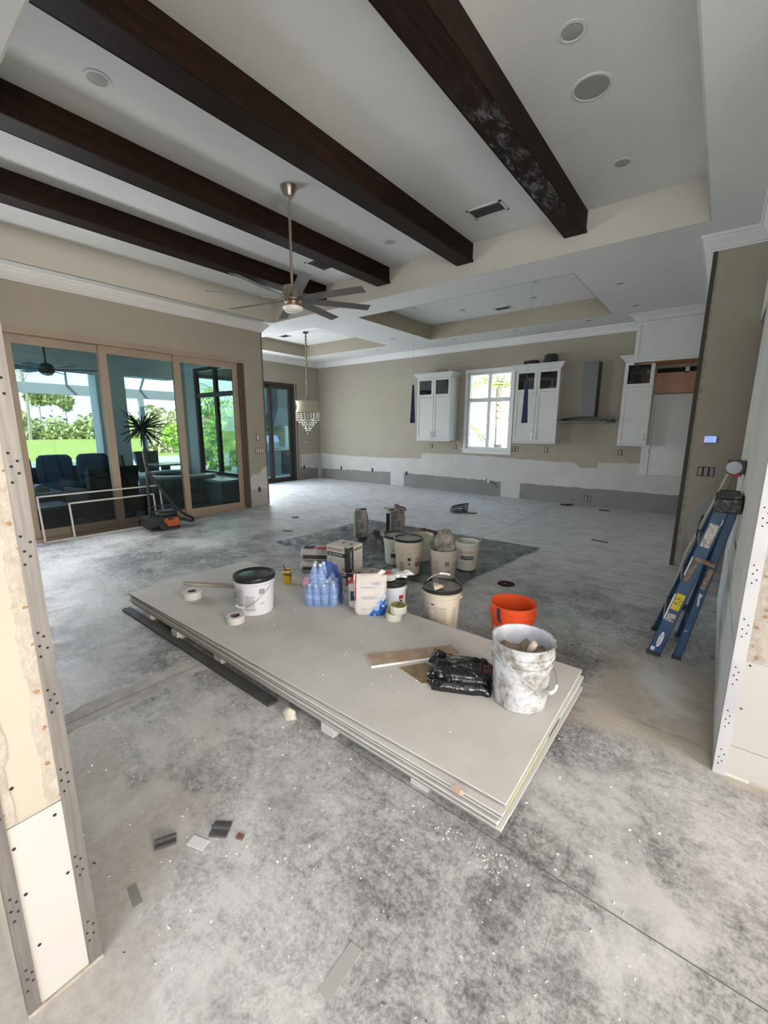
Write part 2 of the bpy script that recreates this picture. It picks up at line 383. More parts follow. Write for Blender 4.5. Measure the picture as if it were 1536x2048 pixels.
# ------------------------------------------------------------------ ceiling with three trays
TM = (-6.98, -.341, .86, 5.465); TKt = (-5.435, -1.758, 6.145, 8.60); TDn = (-9.54, -6.635, 6.145, 8.53)
def ceiling():
    b = MB()
    xs = [XD-.2, TDn[0], TM[0], TDn[1], TKt[0], TKt[1], TM[1], 7.4]
    ys = [-3.2, TM[2], TM[3], TKt[2], TDn[3], TKt[3], YB+.1]
    for i in range(len(xs)-1):
        for j in range(len(ys)-1):
            cx, cy = (xs[i]+xs[i+1])/2, (ys[j]+ys[j+1])/2
            if any(t[0] < cx < t[1] and t[2] < cy < t[3] for t in (TM, TKt, TDn)): continue
            if cx < XL-.2 and cy < 5.3: continue
            b.quad((xs[i], ys[j], ZS), (xs[i+1], ys[j], ZS), (xs[i+1], ys[j+1], ZS), (xs[i], ys[j+1], ZS))
    # the jog: strip between left wall and grid lines
    b.quad((XL-.2, 5.28, ZS), (XL-.2, 5.465, ZS), (XD-.2, 5.465, ZS), (XD-.2, 5.28, ZS))
    b.quad((XL-.2, -.1, ZS), (XL+.3, -.1, ZS), (XL+.3, 5.465, ZS), (XL-.2, 5.465, ZS))
    o = struct(b.build('ceiling', M_CEIL, fix=False))
    for t, zt, ms in ((TM, ZT, mat('cream_tray_paint', (.60, .565, .50), .9, bump=.08, bscale=120, spec=.15)), (TKt, ZK, M_TRAY), (TDn, ZK, M_TRAY)):
        x0, x1, y0, y1 = t; z0 = ZS-.0005
        MB().box(x0-.012, x0, y0, y1, z0, zt).build('tray_side', ms, o); MB().box(x1, x1+.012, y0, y1, z0, zt).build('tray_side', ms, o)
        MB().box(x0, x1, y0-.012, y0, z0, zt).build('tray_side', ms, o); MB().box(x0, x1, y1, y1+.012, z0, zt).build('tray_side', ms, o)
        MB().box(x0-.02, x1+.02, y0-.02, y1+.02, zt, zt+.02).build('tray_panel', M_CEIL, o)
    return o
CE = ceiling()
struct(MB().box(-12.0, 7.7, -3.6, 10.0, 4.12, 4.25).build('roof', M_STUCCO))

# crown moulding: mitred sweep along the wall tops (room on the right-hand side)
def sweep(path, prof, name, m, closed=False):
    b = MB(); n = len(path); k = len(prof); vs = []
    P = [Vector((p[0], p[1])) for p in path]
    for i in range(n):
        ns = []
        if i > 0: d = (P[i]-P[i-1]).normalized(); ns.append(Vector((d.y, -d.x)))
        if i < n-1: d = (P[i+1]-P[i]).normalized(); ns.append(Vector((d.y, -d.x)))
        mv = ns[0] if len(ns) == 1 else (ns[0]+ns[1])/(1+ns[0].dot(ns[1]))
        vs += [(P[i].x+mv.x*o, P[i].y+mv.y*o, z) for o, z in prof]
    fs = [(i*k+j, i*k+(j+1) % k, (i+1)*k+(j+1) % k, (i+1)*k+j) for i in range(n-1) for j in range(k)]
    fs += [tuple(range(k)), tuple(range((n-1)*k, n*k))]
    b.add(vs, fs); return struct(b.build(name, m, smooth=True))
CP = [(-.002, ZC-.002), (.012, ZC-.002), (.016, ZC+.014), (.028, ZC+.02), (.034, ZC+.036), (.052, ZC+.058), (.078, ZC+.084), (.096, ZC+.1), (.1, ZC+.112), (.118, ZC+.116), (.122, ZS+.001), (-.002, ZS+.001)]
sweep([(XL, .26), (XL, 5.42), (XD, 5.42), (XD, YB), (XP, YB), (XP, YP), (XR, YP), (XR, YR), (7.15, YR)], CP, 'trim_1', M_TRIM)

# ------------------------------------------------------------------ beams
def beam_material(dusty=False):
    g = G('dark_stained_wood', .55, .12)
    gr = g.noise(3.0, 7, .65, g.map((9, .8, 9)), dist=1.0); f = g.noise(16, 6, .7, g.map((8, .5, 8)))
    c = g.ramp(g.math('ADD', g.math('MULTIPLY', gr, .6), g.math('MULTIPLY', f, .4)), [(.36, (.006, .004, .0035)), (.52, (.017, .008, .005)), (.68, (.038, .017, .010))])
    if dusty:     # streaks of plaster dust wiped along the underside
        x, y, z = g.xyz()
        d = g.math('MULTIPLY', g.ramp(g.noise(5, 6, .7, g.map((2.2, 1, 2.2)), dist=1.2), [(.5, 0.0), (.66, .55)]), g.math('MULTIPLY', g.step(y, 2.6, 3.4), g.math('SUBTRACT', 1.0, g.step(y, 4.3, 5.0))))
        c = g.mix(g.math('MULTIPLY', d, g.math('SUBTRACT', 1.0, g.step(z, .001, .004))), c, (.34, .35, .36))
    g.color(c); g.bump(f, .15, .004); return g.m
M_BEAM = beam_material(); M_BEAM_D = beam_material(True)
beams = []
BL = ['dark wood ceiling beam nearest the round ceiling speaker', 'second dark wood ceiling beam from the speaker, right of the fan rod',
      'third dark wood ceiling beam, running just behind the fan rod', 'leftmost dark wood ceiling beam, nearest the sliding glass doors']
for k, x in enumerate((-1.457, -2.836, -4.205, -5.555)):
    t = thing('ceiling_beam', BL[k], 'beam', (x-.11, 0, 3.73), group='dark box beams across the tray ceiling')
    MB().box(-.11, .11, TM[2], TM[3], 0, ZT-3.73).build('beam_box', M_BEAM_D if k == 0 else M_BEAM, t, bevel=.008)
    MB().box(-.118, -.11, TM[2], TM[3], .0, .03).build('edge_strip', M_BEAM, t)
    MB().box(.11, .118, TM[2], TM[3], .0, .03).build('edge_strip', M_BEAM, t)

# ------------------------------------------------------------------ patched strips on the walls
def skim(name, wallo, pts, plane, depth, m, side):
    """thin coat with an outline pts in (along, z) on a wall plane"""
    b = MB()
    if plane == 'y': b.prism(pts, 'y', side-depth, side+.001)
    else: b.prism(pts, 'x', side-.001, side+depth)
    o = b.build(name, m, wallo); return o
def ragged(pts, step, amp, seed):
    q = random.Random(seed); out = []
    for i in range(len(pts)-1):
        (x0, z0), (x1, z1) = pts[i], pts[i+1]; n = max(1, int(hypot(x1-x0, z1-z0)/step))
        for k in range(n): out.append((x0+(x1-x0)*k/n, z0+(z1-z0)*k/n+(q.uniform(-amp, amp) if 0 < k else 0)))
    out.append(pts[-1]); return out
top = ragged([(XD+.01, .80), (-8.9, .757), (-7.3, .766), (-6.29, .80), (-6.27, .945), (-5.4, .957), (-4.06, .929), (-3.0, .90), (-2.38, .89), (-2.27, .80), (-1.93, .81), (-1.92, .924), (XP-.01, .94)], .09, .012, 3)
skim('joint_compound_band', W_B, top+[(XP-.01, .004), (XD+.01, .004)], 'y', .002, M_MUD, YB)
for i, (x0, x1, h0, h1) in enumerate(((-10.12, -7.31, .30, .365), (-6.84, -4.0, .378, .36), (-3.53, XP-.01, .365, .38))):
    tp = ragged([(x0, h0), (x1, h1)], .08, .011, 11+i)
    skim('drywall_strip', W_B, tp+[(x1, .004), (x0, .004)], 'y', .005, M_GREY, YB)
tp = ragged([(8.78, .79), (YB-.01, .80)], .09, .01, 21)
skim('joint_compound_band', W_D, tp+[(YB-.01, .004), (8.78, .004)], 'x', .002, M_MUD, XD)
tp = ragged([(8.72, .40), (9.48, .32)], .09, .01, 22)
skim('drywall_strip', W_D, tp+[(9.48, .004), (8.72, .004)], 'x', .005, M_GREY, XD)
# left wall end: patch and new lower drywall
tp = ragged([(4.99, .60), (5.06, .68), (5.2, .66), (5.3, .78), (5.415, .82)], .05, .014, 31)
skim('joint_compound_patch', W_L, tp+[(5.415, .34), (5.2, .36), (4.99, .34)], 'x', .003, mat('lilac_joint_compound', (.60, .575, .58), .92), XL)
skim('drywall_strip', W_L, [(4.985, .36), (5.2, .37), (5.415, .35), (5.415, .004), (4.985, .004)], 'x', .004, mat('pale_grey_drywall', (.46, .435, .415), .9), XL)
MB().box(XL-.004, XL+.006, 5.395, 5.423, .02, ZC).build('corner_bead', mat('grey_metal_edge', (.16, .16, .155), .6, .3), W_L)
# pillar: dark raw corner edge, chipped paint beside it, pale patch
MB().box(XP-.004, XP+.035, YP-.006, YP+.02, 0, ZC).build('corner_bead', M_EDGE, W_P)
q = random.Random(5); pts = []
for i in range(90):
    z = ZC*(1-i/90); pts.append((XP+.036+min(.05, abs(q.gauss(.018, .014))), z))
skim('chipped_plaster', W_P, pts+[(XP+.035, 0), (XP+.035, ZC)], 'y', .002, mat('chipped_tan_plaster', (.40, .37, .30), .95, col2=(.24, .22, .18), scale=30), YP)
pp = [(XP+.20, .12), (XP+.15, .3), (XP+.11, .52), (XP+.13, .72), (XP+.2, .88), (XP+.34, .92), (XR-.01, .93), (XR-.01, .05)]
skim('joint_compound_patch', W_P, ragged(pp, .06, .012, 41), 'y', .003, mat('tan_grey_compound', (.40, .385, .36), .9), YP)
skim('drywall_strip', W_P, [(XP+.09, .34), (XR-.01, .36), (XR-.01, .004), (XP+.09, .004)], 'y', .0014, mat('taupe_drywall', (.32, .30, .27), .9), YP)
# right wall: paler new board low down and compound smears
tp = ragged([(YR+.06, .62), (3.2, .60), (4.2, .58), (4.99, .60)], .1, .02, 51)
b = MB(); b.prism(tp+[(4.99, .004), (YR+.06, .004)], 'x', XR-.004, XR+.001); b.build('drywall_strip', mat('blue_grey_board', (.50, .52, .52), .9, col2=(.58, .59, .58), scale=2.2), W_R)
for s_, (y0, z0, w, h) in enumerate(((2.75, .75, .35, .30), (3.3, .95, .30, .55), (4.2, .8, .5, .4))):
    q = random.Random(60+s_); poly = [(y0+w/2*cos(a)*q.uniform(.6, 1.1), z0+h/2*sin(a)*q.uniform(.6, 1.1)) for a in [2*pi*i/14 for i in range(14)]]
    MB().prism(poly, 'x', XR-.003, XR+.001).build('joint_compound_patch', M_MUD, W_R)

# ------------------------------------------------------------------ left jamb of the opening
def holes(parent, pts, plane, side, r=.0042, m=M_BLACK):
    b = MB()
    for (u, z) in pts:
        if plane == 'x': b.cyl((side, u, z), (side+.0009, u, z), r, n=8)
        else: b.cyl((u, side, z), (u, side-.0009, z), r, n=8)
    o = b.build('nail_holes', m, parent); o['kind'] = 'stuff'
MB().box(XJ, XJ+.005, YJ0+.004, YJ1-.004, .012, .592).build('lower_drywall', M_BOARD, W_N)
MB().box(XJ, XJ+.004, YJ0+.004, YJ1-.004, .60, ZS-.02).build('painted_panel', M_PAINT, W_N)
for sgn, e0, sd in ((1, YJ1-.052, 71), (-1, YJ0+.038, 72)):
    q = random.Random(sd); pts = []
    zz = .598
    while zz < 2.4:
        pts.append((e0-sgn*.010*(1+1.5*noise.noise(Vector((zz*9, sd, 0)))+.8*noise.noise(Vector((zz*40, sd, 3)))), zz)); zz += q.uniform(.006, .012)
    edge = YJ1-.03 if sgn > 0 else YJ0+.02
    b = MB(); b.prism(pts+[(edge, zz), (edge, .598)], 'x', XJ+.003, XJ+.0065); b.build('torn_plaster', M_TORN, W_N)
    b = MB()
    for k in range(11):
        z0 = .6+k*.11+q.uniform(0, .05); yy = e0+sgn*q.uniform(.004, .026); r = q.uniform(.003, .007)
        b.prism([(yy+r*cos(a)*q.uniform(.5, 1.3), z0+r*sin(a)*q.uniform(.5, 1.3)) for a in [2*pi*i/7 for i in range(7)]], 'x', XJ+.006, XJ+.0078)
    o = b.build('torn_paper_flakes', M_BROWN, W_N); o['kind'] = 'stuff'
for y0, y1 in ((YJ1-.032, YJ1+.003), (YJ0-.003, YJ0+.026)):
    bd = MB().box(XJ+.002, XJ+.009, y0, y1, .0, ZS-.01).box(XJ-.034, XJ+.006, (y1-.003) if y1 > .2 else y0, y1 if y1 > .2 else y0+.003, 0, ZS-.01).build('corner_bead', M_BEAD, W_N)
    q = random.Random(int(y0*1000)); hp = []
    for z0 in (.09, .33, .62, .86, 1.02, 1.27, 1.47, 1.66):
        for k in range(5): hp.append((y0+.010+.012*(k % 2)+q.uniform(-.003, .003), z0+k*.017+q.uniform(-.004, .004)))
    holes(bd, hp, 'x', XJ+.0088, .0034)
holes(W_N, [(YJ0+.045, .20), (YJ0+.038, .38), (YJ0+.033, .53), (YJ1-.05, .56), (YJ1-.044, .36), (YJ1-.05, .63), (YJ0+.05, .70)], 'x', XJ+.0052, .0045)
MB().box(XJ-.02, XJ+.012, YJ0-.004, YJ1+.004, 0, .012).build('chipped_base', M_TORN, W_N)

# ------------------------------------------------------------------ right jamb face
MB().box(XR+.043, 1.6, YR-.005, YR, .02, .163).build('lower_drywall', M_BOARD, W_F)
MB().box(XR+.043, 1.6, YR-.005, YR, .167, .592).build('lower_drywall', M_BOARD, W_F)
MB().box(XR+.043, 1.6, YR-.004, YR, .598, ZC).build('painted_panel', M_PAINT, W_F)
bd = MB().box(XR-.003, XR+.043, YR-.009, YR-.0, .0, ZC-.005).box(XR-.004, XR, YR-.006, YR+.03, 0, ZC-.005).build('corner_bead', M_BEADW, W_F)
q = random.Random(8); hp = []
for z0 in (.05, .25, .47, .70, .95, 1.2):
    for k in range(5): hp.append((XR+.014+.012*(k % 2)+q.uniform(-.003, .003), z0+k*.02+q.uniform(-.004, .004)))
holes(bd, hp, 'y', YR-.0088, .0034)
q = random.Random(9); pts = []; zz = .598
while zz < 1.8:
    pts.append((XR+.085+.016*(1.5*noise.noise(Vector((zz*9, 4, 0)))+.8*noise.noise(Vector((zz*40, 5, 3)))), zz)); zz += q.uniform(.006, .012)
MB().prism(pts+[(XR+.042, zz), (XR+.042, .598)], 'y', YR-.0075, YR-.003).build('torn_plaster', M_TORN, W_F)
b = MB()
for k in range(18):
    z0 = .6+k*.06+q.uniform(0, .04); xx = XR+.055+q.uniform(0, .03); r = q.uniform(.004, .011)
    b.prism([(xx+r*cos(a)*q.uniform(.5, 1.3), z0+r*sin(a)*q.uniform(.5, 1.3)) for a in [2*pi*i/7 for i in range(7)]], 'y', YR-.0095, YR-.007)
b.build('torn_paper_flakes', M_BROWN, W_F)['kind'] = 'stuff'
holes(W_F, [(XR+.06, .575), (XR+.058, .64), (XR+.057, .36), (XR+.06, .70)], 'y', YR-.0052, .0045)
# ------------------------------------------------------------------ sliding doors
M_ALU = mat('tan_aluminium', (.40, .315, .245), .45, .1, col2=(.37, .29, .22), scale=3)
M_BRONZE = mat('brown_bronze_aluminium', (.145, .10, .075), .45, .2)
M_BRONZE2 = mat('dark_bronze_aluminium', (.05, .044, .038), .5, .2)
M_TINT = glass_mat('teal_tinted_glass', (.50, .585, .58), .035)
M_TINT2 = glass_mat('reflective_window_glass', (.84, .92, .87), .13)
M_CLEAR = glass_mat('clear_glass', (.93, .96, .96), .04)
M_GLASSB = mat('dark_gasket', (.02, .02, .02), .6)

def slider(parent, x, y0, y1, z0, z1, sw, m, gm, d=.044):
    """one sliding panel: two stiles, two rails and its pane, facing +x"""
    MB().box(x-d, x, y0, y0+sw, z0, z1).build('stile', m, parent, bevel=.003); MB().box(x-d, x, y1-sw, y1, z0, z1).build('stile', m, parent, bevel=.003)
    MB().box(x-d, x, y0+sw, y1-sw, z0, z0+sw*1.05).build('rail', m, parent); MB().box(x-d, x, y0+sw, y1-sw, z1-sw*1.05, z1).build('rail', m, parent)
    MB().box(x-d/2-.003, x-d/2+.003, y0+sw, y1-sw, z0+sw*1.05, z1-sw*1.05).build('pane', gm, parent)
d1 = thing('door_1', 'wide tan framed sliding glass doors opening on the covered patio', 'door'); d1['kind'] = 'structure'
for k, (y0, y1) in enumerate(((1.47, 2.665), (2.565, 3.765), (3.655, 4.86))):
    s = bpy.data.objects.new('door_panel', None); COL.objects.link(s); s.parent = d1
    slider(s, XL-.032-.052*(2-k), y0, y1, .03, 2.79, .105, M_ALU, M_TINT)
fr = MB().box(XL-.25, XL+.004, .42, 4.975, 2.79, 2.872).box(XL-.25, XL+.004, .42, .44, .03, 2.79).box(XL-.25, XL+.004, .42, 4.975, 0, .03).build('head_frame', M_ALU, d1)
for k in range(4):
    x = XL-.006-.055*k
    MB().box(x-.03, x, 4.862+.028*0, 4.975-.024*(3-k)*0, .03, 2.79).build('jamb_channel', M_BRONZE, d1)
    MB().box(x-.045, x-.03, 4.90, 4.975, .03, 2.79).build('jamb_groove', M_BRONZE2, d1)
MB().box(XL-.004, XL+.008, 4.855, 4.978, .0, 2.80).build('jamb_face', M_BRONZE, d1)
for k in range(3): MB().box(XL+.008, XL+.0105, 4.885+.026*k, 4.891+.026*k, .03, 2.79).build('jamb_line', M_BRONZE2, d1)
MB().box(XL-.003, XL+.002, 4.978, 4.995, 0, 2.885).build('torn_edge', M_TORN, W_L)
d2 = thing('door_2', 'dark bronze sliding glass door beside the chandelier', 'door'); d2['kind'] = 'structure'
for k, (y0, y1) in enumerate(((7.42, 7.80), (7.70, 8.50))):
    s = bpy.data.objects.new('door_panel', None); COL.objects.link(s); s.parent = d2
    slider(s, XD-.03-.05*(1-k), y0, y1, .03, 2.80, .10, M_BRONZE2, M_TINT)
MB().box(XD-.22, XD+.004, 5.55, 8.60, 2.80, 2.872).box(XD-.22, XD+.004, 8.50, 8.60, .03, 2.80).box(XD-.22, XD+.004, 5.55, 5.57, .03, 2.8).box(XD-.22, XD+.004, 5.55, 8.6, 0, .03).build('head_frame', M_BRONZE2, d2)
MB().box(XD-.001, XD+.007, 8.60, 8.66, 0, 2.9).build('casing', mat('grey_casing', (.33, .30, .26), .8), d2)
MB().box(XD-.001, XD+.009, 8.655, 8.675, 0, 2.9).build('casing_gap', M_BLACK, d2)

# ------------------------------------------------------------------ kitchen window
w1 = thing('window_1', 'white framed four pane kitchen window with palm outside', 'window'); w1['kind'] = 'structure'
x0, x1, z0, z1 = KW
MB().box(x0-.07, x0, YB-.02, YB+.01, z0, z1).build('casing', M_TRIM, w1, bevel=.004); MB().box(x1, x1+.07, YB-.02, YB+.01, z0, z1).build('casing', M_TRIM, w1, bevel=.004)
MB().box(x0-.07, x1+.07, YB-.02, YB+.01, z1, z1+.075).build('casing', M_TRIM, w1, bevel=.004)
MB().box(x0-.10, x1+.10, YB-.05, YB+.02, z0-.03, z0).build('window_sill', M_TRIM, w1, bevel=.006)
MB().box(x0-.08, x1+.08, YB-.018, YB+.002, z0-.115, z0-.03).build('apron', M_TRIM, w1, bevel=.004)
M_WF = mat('white_vinyl_frame', (.78, .80, .80), .4)
zm = 2.27; xm = (x0+x1)/2
MB().box(x0, x0+.045, YB+.03, YB+.09, z0, z1).build('stile', M_WF, w1); MB().box(x1-.045, x1, YB+.03, YB+.09, z0, z1).build('stile', M_WF, w1)
MB().box(x0+.045, x1-.045, YB+.031, YB+.089, z0, z0+.045).build('rail', M_WF, w1); MB().box(x0+.045, x1-.045, YB+.031, YB+.089, z1-.05, z1).build('rail', M_WF, w1)
MB().box(x0+.045, x1-.045, YB+.024, YB+.096, zm-.045, zm+.045).build('transom', M_WF, w1); MB().box(xm-.035, xm+.035, YB+.028, YB+.092, z0+.045, z1-.05).build('mullion', M_WF, w1)
for a, b_ in ((x0+.045, xm-.035), (xm+.035, x1-.045)):
    for c, d in ((z0+.045, zm-.045), (zm+.045, z1-.05)): MB().box(a, b_, YB+.058, YB+.062, c, d).build('pane', M_CLEAR, w1)

# ------------------------------------------------------------------ window in the patio return wall
w2 = thing('window_2', 'bronze framed patio window with leafy reflections', 'window'); w2['kind'] = 'structure'
x0, x1, z0, z1 = JW; xm = (x0+x1)/2; zm = 2.32
for a, b_, c, d in ((x0, x0+.07, z0, z1), (x1-.07, x1, z0, z1), (x0+.07, x1-.07, z0, z0+.07), (x0+.07, x1-.07, z1-.07, z1), (xm-.05, xm+.05, z0+.07, z1-.07)):
    MB().box(a, b_, 5.31, 5.38, c, d).build('frame_bar', M_BRONZE2, w2)
MB().box(x0+.07, x1-.07, 5.30, 5.385, zm-.05, zm+.05).build('transom', M_BRONZE2, w2)
for a, b_ in ((x0+.07, xm-.05), (xm+.05, x1-.07)):
    for c, d in ((z0+.07, zm-.05), (zm+.05, z1-.07)): MB().box(a, b_, 5.345, 5.349, c, d).build('pane', M_TINT2, w2)
MB().box(x0-.06, x1+.06, 5.22, 5.30, z0-.09, z0-.01).build('window_sill', M_STUCCO, w2)

# ------------------------------------------------------------------ covered patio
M_PAVER = mat('patio_paver', (.60, .60, .58), .7, col2=(.52, .525, .52), scale=5, bump=.15, bscale=30)
struct(MB().box(-13.2, XL-.25, -3.5, 5.28, -.14, -.02).build('floor_patio', M_PAVER))
struct(MB().box(-11.75, XL-.25, -3.5, 5.28, 3.22, 3.30).build('ceiling_patio', M_STUCCO))
struct(MB().box(-11.75, -11.35, -3.5, 5.6, 2.80, 3.4).build('beam_patio', M_STUCCO))
struct(MB().box(-11.35, -11.25, -3.5, 5.28, 3.10, 3.22).build('trim_2', M_STUCCO))
struct(MB().box(-11.8, XL-.25, -3.6, -3.5, -.1, 3.3).build('wall_patio_end', M_STUCCO))
struct(MB().box(-11.85, -11.38, 3.80, 4.42, -.02, 2.82).build('column_1', M_STUCCO, bevel=.02))
struct(MB().box(-11.85, -11.38, -.9, -.3, -.02, 2.82).build('column_2', M_STUCCO, bevel=.02))
struct(MB().box(-14.5, -10.45, 5.6, 14, -.14, -.02).build('floor_side_patio', M_PAVER))
struct(MB().box(-60, -13.2, -40, 60, -.30, -.10).build('ground_deck', mat('pale_pool_deck', (.62, .60, .56), .8)))
M_LAWN = mat('sunlit_lawn', (.34, .40, .09), .95, col2=(.44, .47, .14), scale=.12, detail=6, bump=.3, bscale=3, spec=.05)
struct(MB().box(-180, -26.0, -120, 160, -.4, -.085).build('ground_lawn', M_LAWN))
struct(MB().box(-60, 30, 9.85, 60, -.4, -.12).build('ground_side_yard', mat('side_yard_grass', (.16, .26, .06), .95, col2=(.24, .34, .08), scale=1.5)))
struct(MB().box(-8.5, 2.5, 14.2, 14.5, -.2, 5.2).build('wall_neighbour', mat('white_neighbour_stucco', (.82, .80, .76), .95)))
g = G('pool_water', .06, .5); g.color(g.ramp(g.noise(.6, 3), [(.3, (.10, .30, .38)), (.7, (.16, .40, .48))])); g.bump(g.noise(5, 3), .25, .02)
pool = tag(MB().box(-25.5, -14.0, -14.0, 7.0, -.2, -.095).build('swimming_pool', g.m), 'blue swimming pool water beyond the patio furniture', 'pool')
MB().box(-25.7, -13.8, -14.2, -14.0, -.2, -.07).box(-25.7, -13.8, 7.0, 7.2, -.2, -.07).box(-25.7, -25.5, -14, 7, -.2, -.07).box(-14.0, -13.8, -14, 7, -.2, -.07).build('coping', mat('pale_coping', (.66, .64, .60), .7), pool)

# screen cage over the pool
cage = thing('pool_screen_cage', 'bronze grey aluminium screen enclosure frame above the pool', 'screen enclosure', (-11.8, 0, 0))
M_CAGE = mat('pale_cage_aluminium', (.42, .44, .46), .5, .2)
MB().bar((-1.9, -14, 2.55), (-1.9, 7.1, 2.55), .1, .26).build('eave_beam', M_CAGE, cage)
for y in (-6, -2, 1.4, 5.7): MB().bar((-1.9, y, -.1), (-1.9, y, 2.5), .12, .12).build('post', M_CAGE, cage)
for y in (-4, -1, 2, 3.9, 5.7, 6.9): MB().bar((-.15, y-.5, 3.1), (-1.9, y, 2.65), .05, .05).build('rafter', M_CAGE, cage)

# ------------------------------------------------------------------ patio furniture
M_WICK = mat('dark_wicker', (.06, .055, .05), .75, col2=(.11, .10, .09), scale=60, bump=.6, bscale=120)
M_NAVY = mat('navy_cushion', (.04, .085, .15), .9, col2=(.055, .11, .19), scale=9)
M_GLTOP = mat('grey_table_top', (.28, .32, .38), .2)
def soft(b, x0, x1, y0, y1, z0, z1, r=.05, M=None):
    """pillow-edged block"""
    n = 6
    def sg(t): return math.copysign(abs(t)**.45, t)
    vs = []; fs = []
    for j in range(n+1):
        ph = -pi/2+pi*j/n
        for i in range(16):
            th = 2*pi*i/16
            vs.append(((x0+x1)/2+(x1-x0)/2*sg(cos(th))*abs(cos(ph))**.35, (y0+y1)/2+(y1-y0)/2*sg(sin(th))*abs(cos(ph))**.35, (z0+z1)/2+(z1-z0)/2*sg(sin(ph))))
    for j in range(n):
        for i in range(16): fs.append((j*16+i, j*16+(i+1) % 16, (j+1)*16+(i+1) % 16, (j+1)*16+i))
    b.add(vs, fs, M); return b
def armchair(loc, rz, label, back=.95, group='patio lounge seats'):
    t = thing('patio_armchair', label, 'chair', loc, rz, group)
    MB().box(-.36, .36, -.36, .36, .10, .34).build('seat_base', M_WICK, t, bevel=.02)
    b = MB(); b.add([(-.38, -.30, .1), (.38, -.30, .1), (.38, -.36, .1), (-.38, -.36, .1), (-.43, -.42, back), (.43, -.42, back), (.43, -.48, back), (-.43, -.48, back)],
                    [(0,3,2,1),(4,5,6,7),(0,1,5,4),(1,2,6,5),(2,3,7,6),(3,0,4,7)]); b.build('backrest', M_WICK, t, bevel=.02)
    for s in (-1, 1): MB().box(s*.40-.04, s*.40+.04, -.4, .34, .1, .60).build('armrest', M_WICK, t, bevel=.02)
    soft(MB(), -.35, .35, -.30, .36, .33, .48).build('seat_cushion', M_NAVY, t, smooth='all')
    soft(MB(), -.34, .34, -.08, .08, 0, .55, M=Matrix.Translation((0, -.27, .42)) @ Matrix.Rotation(radians(-12), 4, 'X')).build('back_cushion', M_NAVY, t, smooth='all')
    for sx_ in (-.33, .33):
        for sy_ in (-.33, .33): MB().box(sx_-.03, sx_+.03, sy_-.03, sy_+.03, 0, .1).build('leg', M_WICK, t)
    return t
armchair((-8.55, 2.75, -.02), radians(100), 'dark wicker patio armchair with its back to the glass, left of the shop vacuum')
so_ = thing('patio_sofa', 'dark wicker patio sofa with navy cushions facing the house', 'sofa', (-10.45, 2.62, -.02), radians(-90))
MB().box(-1.05, 1.05, -.42, .40, .10, .36).build('seat_base', M_WICK, so_, bevel=.02)
MB().box(-1.05, 1.05, -.48, -.40, .1, .80).build('backrest', M_WICK, so_, bevel=.02)
for s in (-1, 1): MB().box(s*1.05-.05, s*1.05+.05, -.45, .40, .1, .6).build('armrest', M_WICK, so_, bevel=.02)
for xx in (-.7, -.02, .66):
    soft(MB(), xx-.33, xx+.33, -.36, .38, .35, .52).build('seat_cushion', M_NAVY, so_, smooth='all')
    soft(MB(), xx-.31, xx+.31, -.09, .09, 0, .60, M=Matrix.Translation((0, -.28, .47)) @ Matrix.Rotation(radians(-10), 4, 'X')).build('back_cushion', M_NAVY, so_, smooth='all')
ct = thing('coffee_table', 'low grey topped patio coffee table in front of the sofa', 'table', (-9.38, 1.75, -.02))
MB().box(-.45, .45, -.75, .55, .46, .50).build('table_top', M_GLTOP, ct, bevel=.008)
for a, c in ((-.38, -.65), (.38, -.65), (-.38, .45), (.38, .45)): MB().box(a-.03, a+.03, c-.03, c+.03, 0, .46).build('leg', M_WICK, ct)
MB().box(-.42, .42, -.7, .5, .12, .16).build('lower_shelf', M_WICK, ct)
bx_ = thing('candle_tray', 'small yellow green lantern box on the patio coffee table', 'box', (-9.3, 2.0, .48), .3)
MB().box(-.16, .16, -.11, .11, 0, .07).build('tray', mat('olive_tray', (.17, .16, .06), .7, col2=(.35, .33, .16), scale=20), bx_)
MB().box(-.10, .10, -.06, .06, .07, .12).build('top_block', M_GLTOP, bx_)
ot = thing('side_table', 'low square table beside the patio armchair', 'table', (-8.3, 1.82, -.02))
MB().box(-.32, .32, -.32, .32, .36, .40).build('table_top', M_GLTOP, ot, bevel=.008); MB().box(-.28, .28, -.28, .28, 0, .36).build('table_body', M_WICK, ot)
# curved spa wall
sp = thing('spa_wall', 'curved grey spa wall with pale coping below the patio window', 'spa', (-9.35, 4.55, -.02))
M_SPA = mat('grey_spa_tile', (.22, .24, .24), .6, col2=(.17, .185, .185), scale=6)
def arc_wall(r0, r1, a0, a1, z0, z1, n=24):
    b = MB(); vs = []
    for i in range(n+1):
        t = radians(a0+(a1-a0)*i/n)
        for r, z in ((r0, z0), (r1, z0), (r1, z1), (r0, z1)): vs.append((r*cos(t), r*sin(t), z))
    b.add(vs, [(4*i+k, 4*i+(k+1) % 4, 4*i+4+(k+1) % 4, 4*i+4+k) for i in range(n) for k in range(4)]+[(0, 1, 2, 3), tuple(4*n+k for k in range(4))]); return b
arc_wall(.62, .80, 150, 395, 0, .58).build('spa_shell', M_SPA, sp, smooth=True)
arc_wall(.60, .84, 150, 395, .58, .63).build('coping', mat('pale_spa_coping', (.62, .63, .64), .5), sp, smooth=True)
MB().box(.4, 1.5, .1, .55, 0, .50).build('bench_wall', M_SPA, sp)
MB().box(.4, 1.5, .1, .55, .5, .55).build('bench_coping', MATS['pale_spa_coping'], sp)
